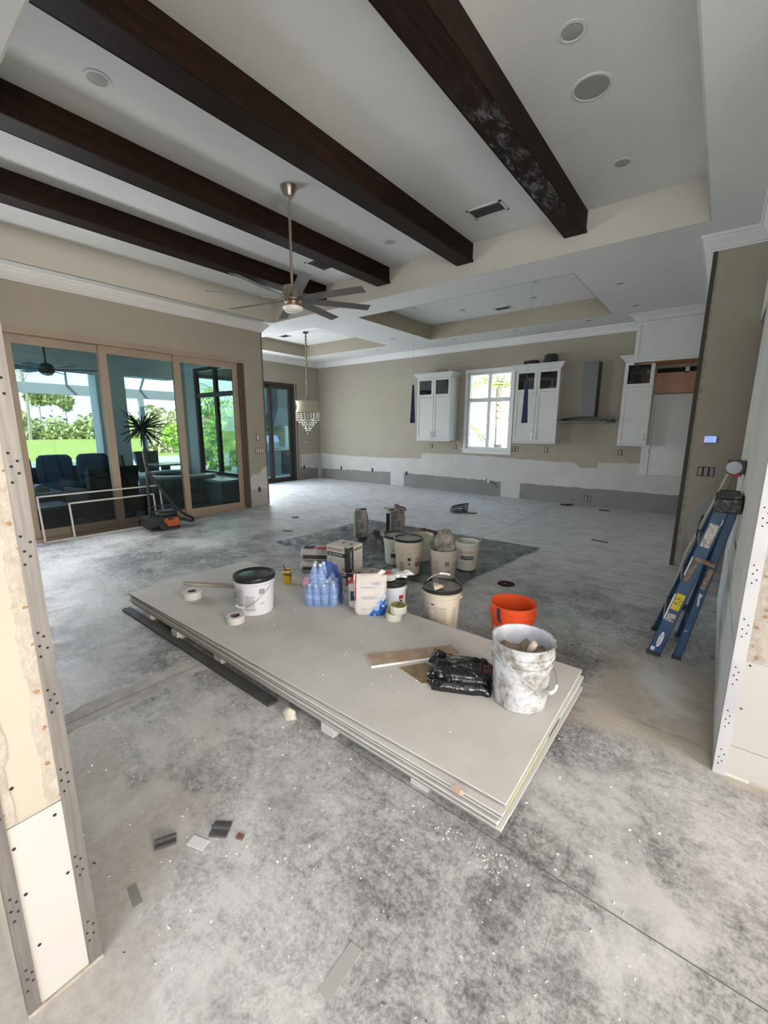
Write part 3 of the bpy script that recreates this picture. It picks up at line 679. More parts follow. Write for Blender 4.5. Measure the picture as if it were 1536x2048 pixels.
# outdoor dining set
dt = thing('patio_dining_table', 'glass topped patio dining table behind the spa', 'table', (-10.72, 4.88, -.02))
MB().box(-.36, .36, -.36, .36, .70, .74).build('table_top', mat('aqua_glass_top', (.20, .34, .38), .15), dt, bevel=.006); MB().box(-.08, .08, -.08, .08, 0, .7).build('pedestal', M_WICK, dt)
MB().box(-.3, .3, -.3, .3, 0, .04).build('foot', M_WICK, dt)
for k, (x, y, rz, lb) in enumerate(((-10.72, 4.16, 0, 'dark patio dining chair left of the patio dining table'), (-11.48, 4.92, -90, 'dark patio dining chair on the far side of the patio dining table'))):
    t = thing('patio_dining_chair', lb, 'chair', (x, y, -.02), radians(rz), 'patio dining chairs')
    MB().box(-.25, .25, -.25, .25, .40, .46).build('seat', M_WICK, t, bevel=.01)
    MB().add([(-.25, -.24, .46), (.25, -.24, .46), (.25, -.28, .46), (-.25, -.28, .46), (-.29, -.32, 1.0), (.29, -.32, 1.0), (.29, -.36, 1.0), (-.29, -.36, 1.0)], [(0,3,2,1),(4,5,6,7),(0,1,5,4),(1,2,6,5),(2,3,7,6),(3,0,4,7)]).build('backrest', M_WICK, t)
    for a in (-.22, .22):
        for c in (-.22, .22): MB().box(a-.02, a+.02, c-.02, c+.02, 0, .4).build('leg', M_WICK, t)
lg = thing('pool_lounger', 'grey sling pool lounger with raised back beyond the patio', 'lounger', (-13.0, 6.1, -.1), radians(200))
M_SLING = mat('grey_sling', (.30, .32, .34), .8)
MB().box(-.3, .3, -.6, .8, .32, .36).build('seat', M_SLING, lg)
MB().add([(-.3, .78, .34), (.3, .78, .34), (.3, .82, .34), (-.3, .82, .34), (-.3, 1.10, 1.02), (.3, 1.10, 1.02), (.3, 1.14, 1.02), (-.3, 1.14, 1.02)], [(0,3,2,1),(4,5,6,7),(0,1,5,4),(1,2,6,5),(2,3,7,6),(3,0,4,7)]).build('backrest', M_SLING, lg)
for a in (-.27, .27):
    for c in (-.5, .7): MB().box(a-.02, a+.02, c-.02, c+.02, 0, .32).build('leg', M_CAGE, lg)

# patio fan
def blade_mesh(L, w, tw, th=.008, root=.12, rw=.05):
    b = MB(); n = 8; vs = []
    for i in range(n+1):
        t = i/n; x = root+(L-root)*t; ww = rw+(w-rw)*min(1, t*3); a = radians(tw)
        for s, q in ((-1, -1), (1, -1), (1, 1), (-1, 1)): vs.append((x, s*ww/2*cos(a)-q*th/2*sin(a), s*ww/2*sin(a)+q*th/2*cos(a)))
    b.add(vs, [(4*i+k, 4*i+(k+1) % 4, 4*i+4+(k+1) % 4, 4*i+4+k) for i in range(n) for k in range(4)]+[(0, 1, 2, 3), tuple(4*n+k for k in range(4))])
    return b
M_FANB = mat('black_fan_metal', (.02, .024, .024), .5)
pf = thing('patio_ceiling_fan', 'black ceiling fan hanging under the patio roof outside', 'fan', (-9.75, 2.50, 2.62))
MB().cyl((0, 0, .10), (0, 0, .62), .016).build('rod', M_FANB, pf); MB().lathe([(0, .60), (.07, .60), (.04, .54), (0, .54)], 16).build('canopy', M_FANB, pf)
MB().lathe([(0, .10), (.05, .10), (.10, .07), (.12, .02), (.12, -.05), (.09, -.08), (0, -.08)], 20).build('motor', M_FANB, pf, smooth=True)
MB().lathe([(.085, -.08), (.08, -.10), (0, -.12)], 16).build('light_lens', mat('frosted_lens', (.7, .72, .7), .5), pf, smooth=True)
bm_ = blade_mesh(.80, .12, 12).mesh('blade', M_FANB)
for k in range(8): put(bm_, 'blade', pf, rot=(0, 0, 2*pi*k/8+.2))

# spiky starburst plant
spk = thing('spiky_plant', 'dark starburst plant of twisted leaves on a thin trunk behind the middle glass door', 'plant', (-8.75, 3.60, -.02))
M_SPIKE = mat('dark_spiky_leaf', (.03, .04, .042), .7); M_TRUNK = mat('grey_trunk', (.10, .11, .11), .8)
MB().tube([(.05, .03, .3), (.02, .03, .8), (.02, .02, 1.2), (0, 0, 1.6)], [.022, .02, .019, .025], 8).build('trunk', M_TRUNK, spk, smooth=True)
MB().lathe([(0, 0), (.16, 0), (.2, .32), (.17, .32), (.15, .28), (0, .28)], 20).build('planter', mat('charcoal_planter', (.05, .05, .055), .6), spk, smooth=True)
q = random.Random(17)
for k in range(44):
    a = q.uniform(0, 2*pi); e = q.uniform(-.75, .95); L = q.uniform(.36, .52)
    d = Vector((cos(a)*cos(e), sin(a)*cos(e), sin(e))); s = d.orthogonal().normalized()
    pts = [Vector((0, 0, 1.6))+d*(.03+L*i/7)+s*(.007*(-1)**i)+Vector((0, 0, -.05*(i/7)**2)) for i in range(8)]
    MB().tube(pts, [.016, .014, .014, .013, .012, .011, .009, .004], 5).build('leaf', M_SPIKE, spk)

# ------------------------------------------------------------------ outdoor kitchen seen through the far door
ok_ = thing('outdoor_kitchen', 'outdoor kitchen with pale wall, sloping range hood and dark refrigerator behind the bronze door', 'outdoor kitchen', (-12.15, 9.55, -.02))
MB().box(-.35, .30, -.9, 1.4, 0, .86).build('counter_base', mat('grey_stone_base', (.25, .26, .28), .8), ok_)
MB().box(-.38, .36, -.95, 1.4, .86, .91).build('countertop', mat('pale_counter', (.6, .62, .64), .3), ok_)
MB().box(-.6, -.5, -.85, 1.6, 0, 3.2).build('back_wall', mat('pale_block_wall', (.66, .74, .70), .9), ok_)
b = MB(); b.add([(-.5, -.42, 1.68), (.25, -.42, 1.68), (.25, .6, 1.68), (-.5, .6, 1.68), (-.5, .0, 2.3), (-.05, .0, 2.3), (-.05, .6, 2.3), (-.5, .6, 2.3)], [(0,3,2,1),(4,5,6,7),(0,1,5,4),(1,2,6,5),(2,3,7,6),(3,0,4,7)])
b.box(-.5, -.05, .0, .6, 2.3, 3.2); b.build('range_hood', mat('grey_steel_hood', (.16, .175, .17), .5, .4), ok_)
MB().box(.30, .33, -.2, .35, .06, .80).build('refrigerator_door', mat('dark_blue_steel', (.02, .028, .04), .35, .3), ok_)
MB().box(.33, .335, 0, .15, .70, .73).build('badge', MATS['pale_counter'], ok_)
MB().box(-.3, .30, -.85, -.28, .91, 1.15).build('grill_body', mat('grill_steel', (.35, .42, .55), .3, .7), ok_, bevel=.02)
b = MB(); b.prism([(-.3, 1.15), (.30, 1.15), (.2, 1.36), (-.2, 1.4)], 'y', -.85, -.28); b.build('grill_lid', MATS['grill_steel'], ok_)
MB().box(-.48, -.46, -.3, .6, .95, 1.6).build('splash_panel', mat('green_mosaic', (.16, .2, .14), .4, col2=(.3, .35, .25), scale=40), ok_)
# ------------------------------------------------------------------ vegetation outside
def leaf_mat(name, c1, c2):
    return mat(name, c1, .7, col2=c2, scale=1.2, spec=.25)
M_LEAF1 = leaf_mat('olive_foliage', (.34, .37, .15), (.50, .50, .26)); M_LEAF2 = leaf_mat('bright_foliage', (.26, .46, .05), (.52, .66, .12))
M_LEAF3 = leaf_mat('pale_dry_foliage', (.52, .47, .28), (.62, .56, .36)); M_BARK = mat('pale_bark', (.36, .31, .25), .9)
M_PALM = leaf_mat('palm_frond_green', (.26, .42, .10), (.55, .56, .18)); M_ORANGE = mat('orange_flower', (.75, .28, .03), .7)
def foliage(name, parent, m, c, r, n, size, seed, squash=.8):
    """cloud of small leaf cards with their own thickness-free blades, on several lobes"""
    q = random.Random(seed); b = MB(); vs = []; fs = []
    lobes = [(Vector((q.gauss(0, .45)*r, q.gauss(0, .45)*r, q.gauss(0, .35)*r*squash)), q.uniform(.35, .6)*r) for _ in range(9)]
    for i in range(n):
        lc, lr = q.choice(lobes); d = Vector((q.gauss(0, 1), q.gauss(0, 1), q.gauss(0, 1)*squash)).normalized()
        p = Vector(c)+lc+d*lr*q.uniform(.7, 1.05)
        u = Vector((q.gauss(0, 1), q.gauss(0, 1), q.gauss(0, 1))).normalized(); v = u.orthogonal().normalized(); s = size*q.uniform(.6, 1.4)
        k = len(vs); vs += [p-u*s, p+v*s*.45, p+u*s, p-v*s*.45]; fs.append((k, k+1, k+2, k+3))
    b.add(vs, fs); return b.build(name, m, parent, fix=False)
def tree(x, y, h, r, m, seed, label, trunk=True, size=.3, n=900, name='tree', z=-.1):
    t = thing(name, label, 'tree' if trunk else 'bush', (x, y, z), group='trees beyond the lawn' if trunk else 'bushes outside')
    if trunk:
        MB().tube([(0, 0, 0), (.1, .05, h*.35), (0, .1, h*.75)], [r*.06, r*.05, r*.03], 7).build('trunk', M_BARK, t)
        foliage('crown', t, m, (0, 0, h-r*.7), r, n, size, seed)
    else: foliage('foliage', t, m, (0, 0, h*.5), r, n, size, seed, h/r*.6)
    return t
LB = ['far tree at the left end of the tree line', 'taller olive tree near the left of the tree line', 'bare thin tree rising above the tree line', 'pale dry tree in the tree line']
q = random.Random(23); k = 0
for i, ang in enumerate([9.0+2.15*j for j in range(13)]):
    d = 86+11*(i % 2)+q.uniform(-1.5, 1.5); a = radians(ang); x, y = -d*cos(a), d*sin(a)
    m = (M_LEAF1, M_LEAF3, M_LEAF1)[i % 3]; h = q.uniform(3.2, 5.2)
    if i in (2, 3): h = 7.5
    tree(x, y, h, q.uniform(1.7, 2.3), m, 100+i, ('olive', 'pale dry', 'grey green')[i % 3]+' tree, number %s from the left in the distant tree line' % ['one', 'two', 'three', 'four', 'five', 'six', 'seven', 'eight', 'nine', 'ten', 'eleven', 'twelve', 'thirteen', 'fourteen', 'fifteen', 'sixteen', 'seventeen'][i], size=.42, n=700)
# undergrowth along the far edge of the lawn
b = MB(); vs = []; fs = []
for i in range(6000):
    a = radians(q.uniform(5, 36)); d = q.uniform(72, 78); z = abs(q.gauss(0, 1.1)); p = Vector((-d*cos(a), d*sin(a), z))
    u = Vector((q.gauss(0, 1), q.gauss(0, 1), q.gauss(0, 1))).normalized(); v = u.orthogonal().normalized(); s = .38; kk = len(vs)
    vs += [p-u*s, p+v*s*.5, p+u*s, p-v*s*.5]; fs.append((kk, kk+1, kk+2, kk+3))
b.add(vs, fs); ug = tag(b.build('undergrowth', M_LEAF1, fix=False), 'low scrub along the far edge of the lawn', 'scrub', kind='stuff')
t = thing('bare_tree', 'tall thin bare tree above the far tree line, left pane', 'tree', (-70, 15.2, -.1))
b = MB(); b.tube([(0, 0, 0), (.2, .3, 6), (0, 0, 9.5)], [.22, .16, .08], 6)
for i in range(14):
    a = q.uniform(0, 2*pi); b.tube([(0, 0, 7+i*.2), (cos(a)*.9, sin(a)*.9, 8.2+i*.2), (cos(a)*1.7, sin(a)*1.7, 8.6+i*.22)], [.06, .04, .015], 4)
b.build('trunk', M_BARK, t)
# bright bushes and a palm near the pool, seen in the middle pane
tree(-19.5, 10.4, 1.9, 1.0, M_LEAF2, 301, 'bright green bush right of the spiky plant', False, .12, 2600, 'bush')
tree(-17.3, 11.0, 1.3, .6, M_LEAF2, 302, 'low bright bush beside the pool lounger', False, .10, 1800, 'bush')
tree(-29, 13.0, 2.6, 1.4, M_LEAF3, 303, 'dry yellowish bush behind the bright bush', False, .15, 2000, 'bush')
tree(-15.2, 8.5, 2.6, 1.05, M_LEAF2, 304, 'leafy bush past the side patio, seen through the patio window', False, .12, 1500, 'bush')
tree(-22.5, 16.2, 3.4, 1.5, M_LEAF2, 305, 'tall leafy bush behind the side patio', False, .14, 1800, 'bush')
tree(-28.0, 21.5, 4.0, 2.0, M_LEAF1, 306, 'big olive bush far beyond the side patio', False, .16, 1800, 'bush')
def palm(x, y, h, n, L, label, seed, z=-.1, droop=.9, name='palm_tree', m=None):
    q = random.Random(seed); t = thing(name, label, 'palm tree', (x, y, z), group='palms outside')
    MB().tube([(0, 0, 0), (.06, .03, h*.5), (0, 0, h)], [.15, .11, .09], 10).build('trunk', M_BARK, t, smooth=True)
    for k in range(n):
        a = 2*pi*k/n+q.uniform(-.2, .2); e = q.uniform(.1, .9); b = MB(); vs = []; fs = []
        pts = [Vector((cos(a)*L*s*cos(e*(1-s)), sin(a)*L*s*cos(e*(1-s)), h+L*(sin(e)*s-droop*s*s))) for s in [i/14 for i in range(15)]]
        b.tube(pts[::2], .012, 4)
        side = Vector((-sin(a), cos(a), 0))
        for i in range(1, 15):
            for sg in (-1, 1):
                p = pts[i]; ln = L*.30*sin(pi*min(1, (i+2)/16))
                d = (side*sg+(pts[i]-pts[i-1]).normalized()*.7+Vector((0, 0, -.55))).normalized()*ln
                w = (pts[i]-pts[i-1]).normalized()*.022
                kk = len(vs); vs += [p-w, p+w, p+d]; fs.append((kk, kk+1, kk+2))
        b.add(vs, fs); b.build('frond', m or M_PALM, t, fix=False)
    return t
palm(-21.5, 12.6, 3.5, 11, 2.4, 'palm tree leaning over the pool, seen in the middle glass door', 401)
pt = thing('palm_flower', 'orange flowering stalk below the poolside palm', 'flower', (-20.6, 12.0, 2.1))
foliage('flower', pt, M_ORANGE, (0, 0, 0), .28, 160, .07, 402); MB().cyl((0, 0, -2.2), (0, 0, 0), .03).build('stem', M_BARK, pt)
palm(-5.35, 12.3, 2.9, 13, 1.9, 'palm tree outside the kitchen window', 403, z=-.12, droop=.75)
palm(-6.9, 12.6, 1.9, 11, 1.2, 'smaller palm beside the neighbour wall outside the kitchen window', 404, z=-.12)
tree(-6.05, 11.3, 1.2, .5, M_LEAF2, 307, 'low shrub at the foot of the kitchen window view', False, .08, 1200, 'bush', z=-.12)
# ------------------------------------------------------------------ ceiling fan
M_NICKEL = mat('brushed_nickel', (.50, .44, .36), .32, .9, col2=(.42, .37, .31), scale=30)
M_BLADE = mat('grey_fan_blade', (.115, .105, .095), .45, .1)
M_OPAL = mat('opal_glass', (.78, .76, .70), .35)
fan = thing('ceiling_fan', 'brushed nickel ceiling fan with eight grey blades hanging among the beams', 'fan', (-3.70, 3.145, 2.90))
H0 = ZT-2.90
MB().lathe([(0, H0), (.085, H0), (.08, H0-.02), (.045, H0-.09), (.02, H0-.10), (0, H0-.10)], 24).build('canopy', M_NICKEL, fan, smooth=True)
MB().cyl((0, 0, .14), (0, 0, H0-.09), .0145, n=12).build('rod', M_NICKEL, fan, smooth=True)
MB().lathe([(0, .15), (.06, .15), (.095, .135), (.10, .12), (.10, .0), (.085, -.012), (0, -.012)], 28).build('motor', M_NICKEL, fan, smooth=True)
MB().lathe([(0, -.012), (.065, -.012), (.068, -.055), (0, -.055)], 24).build('lower_hub', mat('coppery_nickel', (.60, .42, .30), .3, .9), fan, smooth=True)  # lower hub has a warmer copper colour than the motor
MB().lathe([(.095, -.055), (.108, -.065), (.104, -.085), (.08, -.105), (.04, -.118), (0, -.122)], 28).build('light_bowl', M_OPAL, fan, smooth=True)
bm_ = blade_mesh(.84, .105, -14, .006, .06, .085).mesh('blade', M_BLADE)
for k in range(8): put(bm_, 'blade', fan, loc=(0, 0, .012), rot=(0, 0, 2*pi*k/8+radians(13)))

# ------------------------------------------------------------------ chandelier
chd = thing('chandelier', 'drum shade chandelier with tiers of crystal drops and wrapped chain', 'chandelier', (-8.21, 7.345, 0))
M_BRASS = mat('aged_metal', (.12, .10, .075), .5, .6)
MB().lathe([(0, ZK), (.07, ZK), (.06, ZK-.03), (.015, ZK-.04), (0, ZK-.04)], 18).build('canopy', M_BRASS, chd, smooth=True)
b = MB(); q = random.Random(3); pts = []; rr = []
for i in range(60):
    z = ZK-.03-(ZK-.03-2.24)*i/59; pts.append((q.uniform(-.006, .006), q.uniform(-.006, .006), z)); rr.append(.013+.011*(i % 3 == 0)+q.uniform(0, .006))
b.tube(pts, rr, 8).build('chain_sleeve', mat('cream_chain_sleeve', (.40, .35, .24), .85, col2=(.22, .19, .12), scale=40), chd, smooth=True)
M_SHADE = mat('cream_pleated_shade', (.58, .51, .36), .8, col2=(.50, .43, .29), scale=6, stretch=(30, 30, .6))
b = MB(); vs = []; n = 96
for i in range(n):
    t = 2*pi*i/n; w = 1+.012*(i % 2)
    for r, z in ((.295, 2.25), (.275, 2.20), (.262, 2.12), (.275, 2.03), (.30, 1.975)): vs.append((r*w*cos(t), r*w*sin(t), z))
b.add(vs, [(i*5+k, ((i+1) % n)*5+k, ((i+1) % n)*5+k+1, i*5+k+1) for i in range(n) for k in range(4)]); b.build('drum_shade', M_SHADE, chd, smooth=True)
MB().lathe([(.25, 1.99), (.25, 1.975), (0, 1.975), (0, 1.99)], 24).build('crystal_frame', M_BRASS, chd)
M_CRYS = mat('crystal_drop', (.78, .74, .62), .08, .0, spec=.9, coat=.8)
me = MB().lathe([(0, .022), (.014, .012), (.019, 0), (.014, -.012), (0, -.022)], 6).mesh('crystal_drop', M_CRYS)
for (z, r, n) in ((1.945, .28, 22), (1.895, .28, 22), (1.845, .28, 22), (1.79, .275, 20), (1.735, .21, 15), (1.69, .15, 11), (1.645, .125, 9), (1.59, .07, 6), (1.535, .055, 5)):
    for k in range(n):
        a = 2*pi*k/n+z*40; put(me, 'crystal_drop', chd, loc=(r*cos(a), r*sin(a), z), rot=(0, 0, a))
MB().cyl((0, 0, 1.52), (0, 0, 1.975), .006).build('centre_rod', M_BRASS, chd)
put(me, 'crystal_drop', chd, loc=(-.03, 0, 1.46))

# ------------------------------------------------------------------ recessed lights, vents, speaker
M_CANR = mat('white_can_trim', (.70, .69, .67), .6); M_CANI = mat('grey_can_baffle', (.40, .39, .37), .6)
def can(x, y, z, lb, r=.075):
    t = thing('recessed_light', lb, 'ceiling light', (x, y, z), group='recessed ceiling lights'); t['kind'] = 'thing'
    MB().lathe([(r*.72, -.002), (r*.78, -.006), (r, -.004), (r, 0), (r*.72, 0)], 24).build('trim_ring', M_CANR, t, smooth=True)
    MB().lathe([(r*.72, -.001), (r*.55, -.0035), (0, -.004)], 20).build('lamp_lens', M_CANI, t, smooth=True)
can(-1.011, 3.11, ZT, 'recessed light beside the round ceiling speaker, nearer the camera', .085)
can(-1.007, 4.744, ZT, 'recessed light beyond the round ceiling speaker, by the far tray edge', .085)
can(-3.689, 1.473, ZT, 'recessed light between two beams at the upper left', .085)
can(-3.677, 4.77, ZT, 'recessed light between the beams right of the fan', .085)
can(-4.279, 7.9, ZK, 'recessed light in the kitchen tray, left of the tray vent'); can(-2.905, 7.936, ZK, 'recessed light in the kitchen tray by the right pendant wire')
for (x, y), lb in (((-1.354, 6.952), 'recessed light in the kitchen soffit nearest the pillar'), ((-1.347, 8.29), 'recessed light in the kitchen soffit above the tall fridge cabinet'),
                   ((-2.197, 8.863), 'recessed light in the kitchen soffit above the range hood'), ((-3.573, 8.844), 'recessed light in the kitchen soffit above the window'),
                   ((-4.991, 8.894), 'recessed light in the kitchen soffit left of the window'), ((-6.05, 7.99), 'recessed light in the soffit between the two small trays'),
                   ((-7.2, 8.9), 'recessed light in the dining soffit right of the chandelier')): can(x, y, ZS, lb)
sp_ = thing('ceiling_speaker', 'round grey flush speaker in the ceiling right of the beams', 'speaker', (-1.02, 3.64, ZT))
MB().lathe([(.112, -.003), (.118, -.008), (.132, -.006), (.134, 0), (.112, 0)], 36).build('trim_ring', M_CANR, sp_, smooth=True)
MB().lathe([(.112, -.002), (.108, -.006), (0, -.007)], 36).build('grille', mat('grey_speaker_grille', (.36, .355, .33), .8, bump=.3, bscale=400), sp_, smooth=True)
M_VENT = mat('grey_vent', (.30, .29, .27), .5); M_VENTD = mat('vent_dark', (.05, .05, .048), .8)
def vent(x, y, z, w, d, lb, n=5, rz=0):
    t = thing('ceiling_vent', lb, 'vent', (x, y, z), rz, 'ceiling air vents')
    MB().box(-w/2, w/2, -d/2, -d/2+.025, -.008, 0).box(-w/2, w/2, d/2-.025, d/2, -.008, 0).box(-w/2, -w/2+.025, -d/2, d/2, -.008, 0).box(w/2-.025, w/2, -d/2, d/2, -.008, 0).build('frame', M_CANR, t)
    MB().box(-w/2+.02, w/2-.02, -d/2+.02, d/2-.02, -.002, -.0005).build('backing', M_VENTD, t)
    for k in range(n):
        yy = -d/2+.03+(d-.06)*(k+.5)/n
        MB().box(-w/2+.025, w/2-.025, -.012, .012, -.001, .001, Matrix.Translation((0, yy, -.008)) @ Matrix.Rotation(radians(35), 4, 'X')).build('slat', M_VENT, t)
vent(-2.33, 4.78, ZT, .40, .24, 'slatted ceiling vent beside the second beam'); vent(-4.96, 4.76, ZT, .24, .40, 'slatted ceiling vent behind the fan between the left beams')
vent(-3.60, 8.24, ZK, .32, .20, 'small vent in the kitchen tray ceiling', 4); vent(-8.97, 7.34, ZK, .32, .22, 'small vent in the dining tray left of the chandelier', 4)

# ------------------------------------------------------------------ pendant wires with blue wraps
M_BLUE = mat('blue_painters_tape', (.030, .036, .115), .7, col2=(.02, .024, .08), scale=14); M_WIRE = mat('thin_grey_wire', (.35, .34, .32), .5)
def pendant(x, y, zt, zb, lb, h=.72):
    t = thing('pendant_light', lb, 'pendant light', (x, y, 0), radians(32), 'wrapped kitchen pendants')
    MB().cyl((0, 0, zt), (0, 0, ZK), .0022, n=6).build('wire', M_WIRE, t)
    MB().lathe([(0, ZK), (.045, ZK), (.04, ZK-.012), (0, ZK-.014)], 16).build('canopy', M_CANR, t)
    b = MB(); b.add([(-.052, -.02, zb), (.052, -.02, zb), (.052, .02, zb), (-.052, .02, zb), (-.016, -.012, zt), (.022, -.012, zt), (.022, .012, zt), (-.016, .012, zt)], [(0,3,2,1),(4,5,6,7),(0,1,5,4),(1,2,6,5),(2,3,7,6),(3,0,4,7)])
    b.build('blue_wrap', M_BLUE, t)
    q = MB(); q.add([(-.060, -.018, zb), (-.052, -.022, zb), (-.030, -.016, zt-.35), (-.036, -.014, zt-.35)], [(0, 1, 2, 3)]); q.build('white_edge', mat('white_plastic', (.75, .75, .74), .4), t)
pendant(-2.62, 7.11, 2.42, 1.695, 'blue taped pendant hanging in front of the right wall cabinet')
pendant(-4.95, 7.22, 2.445, 1.705, 'blue taped pendant hanging left of the window cabinet')

# ------------------------------------------------------------------ wall cabinets
M_CAB = mat('white_cabinet_paint', (.66, .66, .645), .45, col2=(.63, .63, .615), scale=4); M_SEAM = mat('cabinet_shadow_gap', (.14, .14, .135), .8)
M_HANDLE = mat('satin_steel', (.34, .33, .31), .35, .9)
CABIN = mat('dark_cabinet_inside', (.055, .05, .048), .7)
def shaker(parent, x0, x1, z0, z1, y, glass=False, handle=None):
    """one shaker door facing -y with frame, field and handle"""
    d = bpy.data.objects.new('door', None); COL.objects.link(d); d.parent = parent; f = .06
    b = MB().box(x0, x0+f, y-.02, y, z0, z1).box(x1-f, x1, y-.02, y, z0, z1).box(x0+f, x1-f, y-.02, y, z0, z0+f).box(x0+f, x1-f, y-.02, y, z1-f, z1)
    b.build('door_frame', M_CAB, d, bevel=.003)
    if glass: MB().box(x0+f, x1-f, y-.010, y-.007, z0+f, z1-f).build('pane', glass_mat('cabinet_glass', (.72, .74, .74), .05), d)
    else: MB().box(x0+f, x1-f, y-.012, y-.004, z0+f, z1-f).build('field', M_CAB, d)
    if handle: 
        hx, hz = handle
        MB().cyl((hx, y-.045, hz), (hx, y-.045, hz+.15), .006, n=8).cyl((hx, y-.045, hz+.02), (hx, y-.018, hz+.02), .005, n=6).cyl((hx, y-.045, hz+.13), (hx, y-.018, hz+.13), .005, n=6).build('handle', M_HANDLE, d)
def crown_top(parent, x0, x1, y, z, h=.11, p=.09, back=YB-.002):
    b = MB(); pr = [(0, 0), (.012, 0), (.02, .015), (.05, .055), (p-.012, h-.025), (p, h-.02), (p, h)]
    def ring(o, zz): return [(x0-o, back, zz), (x0-o, y-o, zz), (x1+o, y-o, zz), (x1+o, back, zz)]
    vs = []
    for o, zz in pr: vs += ring(o, z+zz)
    n = len(pr); b.add(vs, [(4*k+i, 4*k+i+1, 4*k+5+i, 4*k+4+i) for k in range(n-1) for i in range(3)]+[(4*(n-1), 4*(n-1)+1, 4*(n-1)+2, 4*(n-1)+3), (0, 3, 2, 1)]+[(4*k, 4*k+4, 4*k+7, 4*k+3) for k in range(n-1)])
    b.build('crown', M_CAB, parent)
def wall_cabinet(x0, x1, lb, z0=1.31, z1=2.82, dep=.355, cols=2):
    t = thing('wall_cabinet', lb, 'cabinet', group='white kitchen wall cabinets'); yf = YB-dep; zs = 2.36
    b = MB().box(x0+.018, x1-.018, YB-.012, YB-.002, z0+.018, z1-.018).box(x0, x0+.018, yf, YB-.002, z0, z1).box(x1-.018, x1, yf, YB-.002, z0, z1).box(x0+.018, x1-.018, yf+.001, YB-.002, z0, z0+.018).box(x0+.018, x1-.018, yf+.001, YB-.002, z1-.018, z1).box(x0+.018, x1-.018, yf+.001, YB-.013, zs-.012, zs+.012)
    b.build('carcass', M_CAB, t)
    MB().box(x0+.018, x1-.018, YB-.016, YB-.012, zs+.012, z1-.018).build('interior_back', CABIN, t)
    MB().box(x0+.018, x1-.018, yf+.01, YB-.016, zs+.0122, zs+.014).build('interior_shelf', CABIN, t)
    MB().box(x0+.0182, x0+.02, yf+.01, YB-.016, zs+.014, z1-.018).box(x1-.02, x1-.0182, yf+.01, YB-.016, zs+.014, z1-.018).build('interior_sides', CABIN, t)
    w = (x1-x0)/cols
    for k in range(cols):
        a, c = x0+w*k+.003, x0+w*(k+1)-.003
        hx = c-.035 if (k == 0 and cols == 2) else a+.035
        if cols == 1: hx = c-.04
        shaker(t, a, c, z0+.02, zs-.004, yf, False, (hx, z0+.07)); shaker(t, a, c, zs+.004, z1-.004, yf, True)
    crown_top(t, x0, x1, yf, z1)
    MB().box(x0-.004, x1+.004, yf-.022, yf+.015, z0-.022, z0).build('light_rail', M_CAB, t)
    return t
wall_cabinet(-6.19, -5.235, 'white wall cabinet left of the kitchen window')
wall_cabinet(-3.64, -2.715, 'white wall cabinet between the kitchen window and the range hood')
wall_cabinet(-1.565, -1.08, 'white wall cabinet right of the range hood, partly behind the tall fridge cabinet', cols=1)
# things inside / on cabinets
M_CER = mat('white_ceramic', (.62, .60, .57), .3)
def lathe_thing(name, lb, cat, loc, prof, m, part, n=20, group=None):
    t = thing(name, lb, cat, loc, group=group); MB().lathe(prof, n).build(part, m, t, smooth=True); return t
v1 = thing('decor_plate', 'pale round plate standing inside the glass cabinet right of the window', 'plate', (-3.40, YB-.10, 2.374+.16), rot=(radians(80), 0, 0))
MB().lathe([(0, .0), (.10, .0), (.155, .02), (.16, .028), (.1, .012), (0, .012)], 28).build('dish', mat('grey_glass_plate', (.36, .36, .36), .3), v1, smooth=True)
v2 = lathe_thing('decor_vase', 'white long necked vase inside the glass cabinet right of the window', 'vase', (-2.93, YB-.17, 2.376), [(0, 0), (.05, 0), (.085, .03), (.09, .06), (.06, .095), (.018, .12), (.014, .2), (.022, .23), (.016, .23), (0, .12)], M_CER, 'body')
v3 = thing('decor_vase', 'patterned grey vase inside the left wall cabinet', 'vase', (-5.42, YB-.17, 2.376))
MB().lathe([(0, 0), (.05, 0), (.09, .06), (.095, .11), (.07, .18), (.03, .24), (.035, .27), (0, .27)], 20).build('body', mat('patterned_grey', (.10, .09, .09), .5, col2=(.30, .28, .27), scale=26), v3, smooth=True)
v4 = thing('goblet_set', 'pale glass figurine inside the cabinet right of the range hood', 'figurine', (-1.47, YB-.17, 2.376))
MB().lathe([(0, 0), (.10, 0), (.10, .03), (.06, .05), (.03, .09), (.05, .12), (.012, .15), (.012, .25), (0, .25)], 18).build('body', mat('pale_grey_glass', (.34, .33, .31), .3, col2=(.2, .19, .18), scale=30), v4, smooth=True)
ht = thing('black_pot', 'black pot upside down on top of the cabinet by the range hood', 'pot', (-2.98, YB-.20, 2.93))
MB().lathe([(.0, 0), (.155, 0), (.16, .01), (.14, .06), (.13, .16), (.11, .185), (0, .19)], 24).build('body', M_FANB, ht, smooth=True)
rp_ = thing('red_bag', 'dark red and black bag lying on top of the cabinet right of the window', 'bag', (-3.38, YB-.2, 2.93))
soft(MB(), -.17, .17, -.1, .1, 0, .05).build('lower_fold', mat('dark_red_cloth', (.13, .015, .02), .8), rp_, smooth='all'); soft(MB(), -.16, .15, -.09, .09, .045, .10).build('upper_fold', M_FANB, rp_, smooth='all')
tr = thing('twig_decor', 'thin twig and small bird figure on top of the left wall cabinet', 'ornament', (-5.7, YB-.2, 2.93))
MB().tube([(-.35, 0, .01), (-.1, .02, .04), (.2, -.02, .05), (.36, 0, .02)], .008, 5).tube([(-.1, .02, .04), (0, .05, .09)], .006, 5).build('twig', mat('tan_twig', (.3, .26, .2), .8), tr)
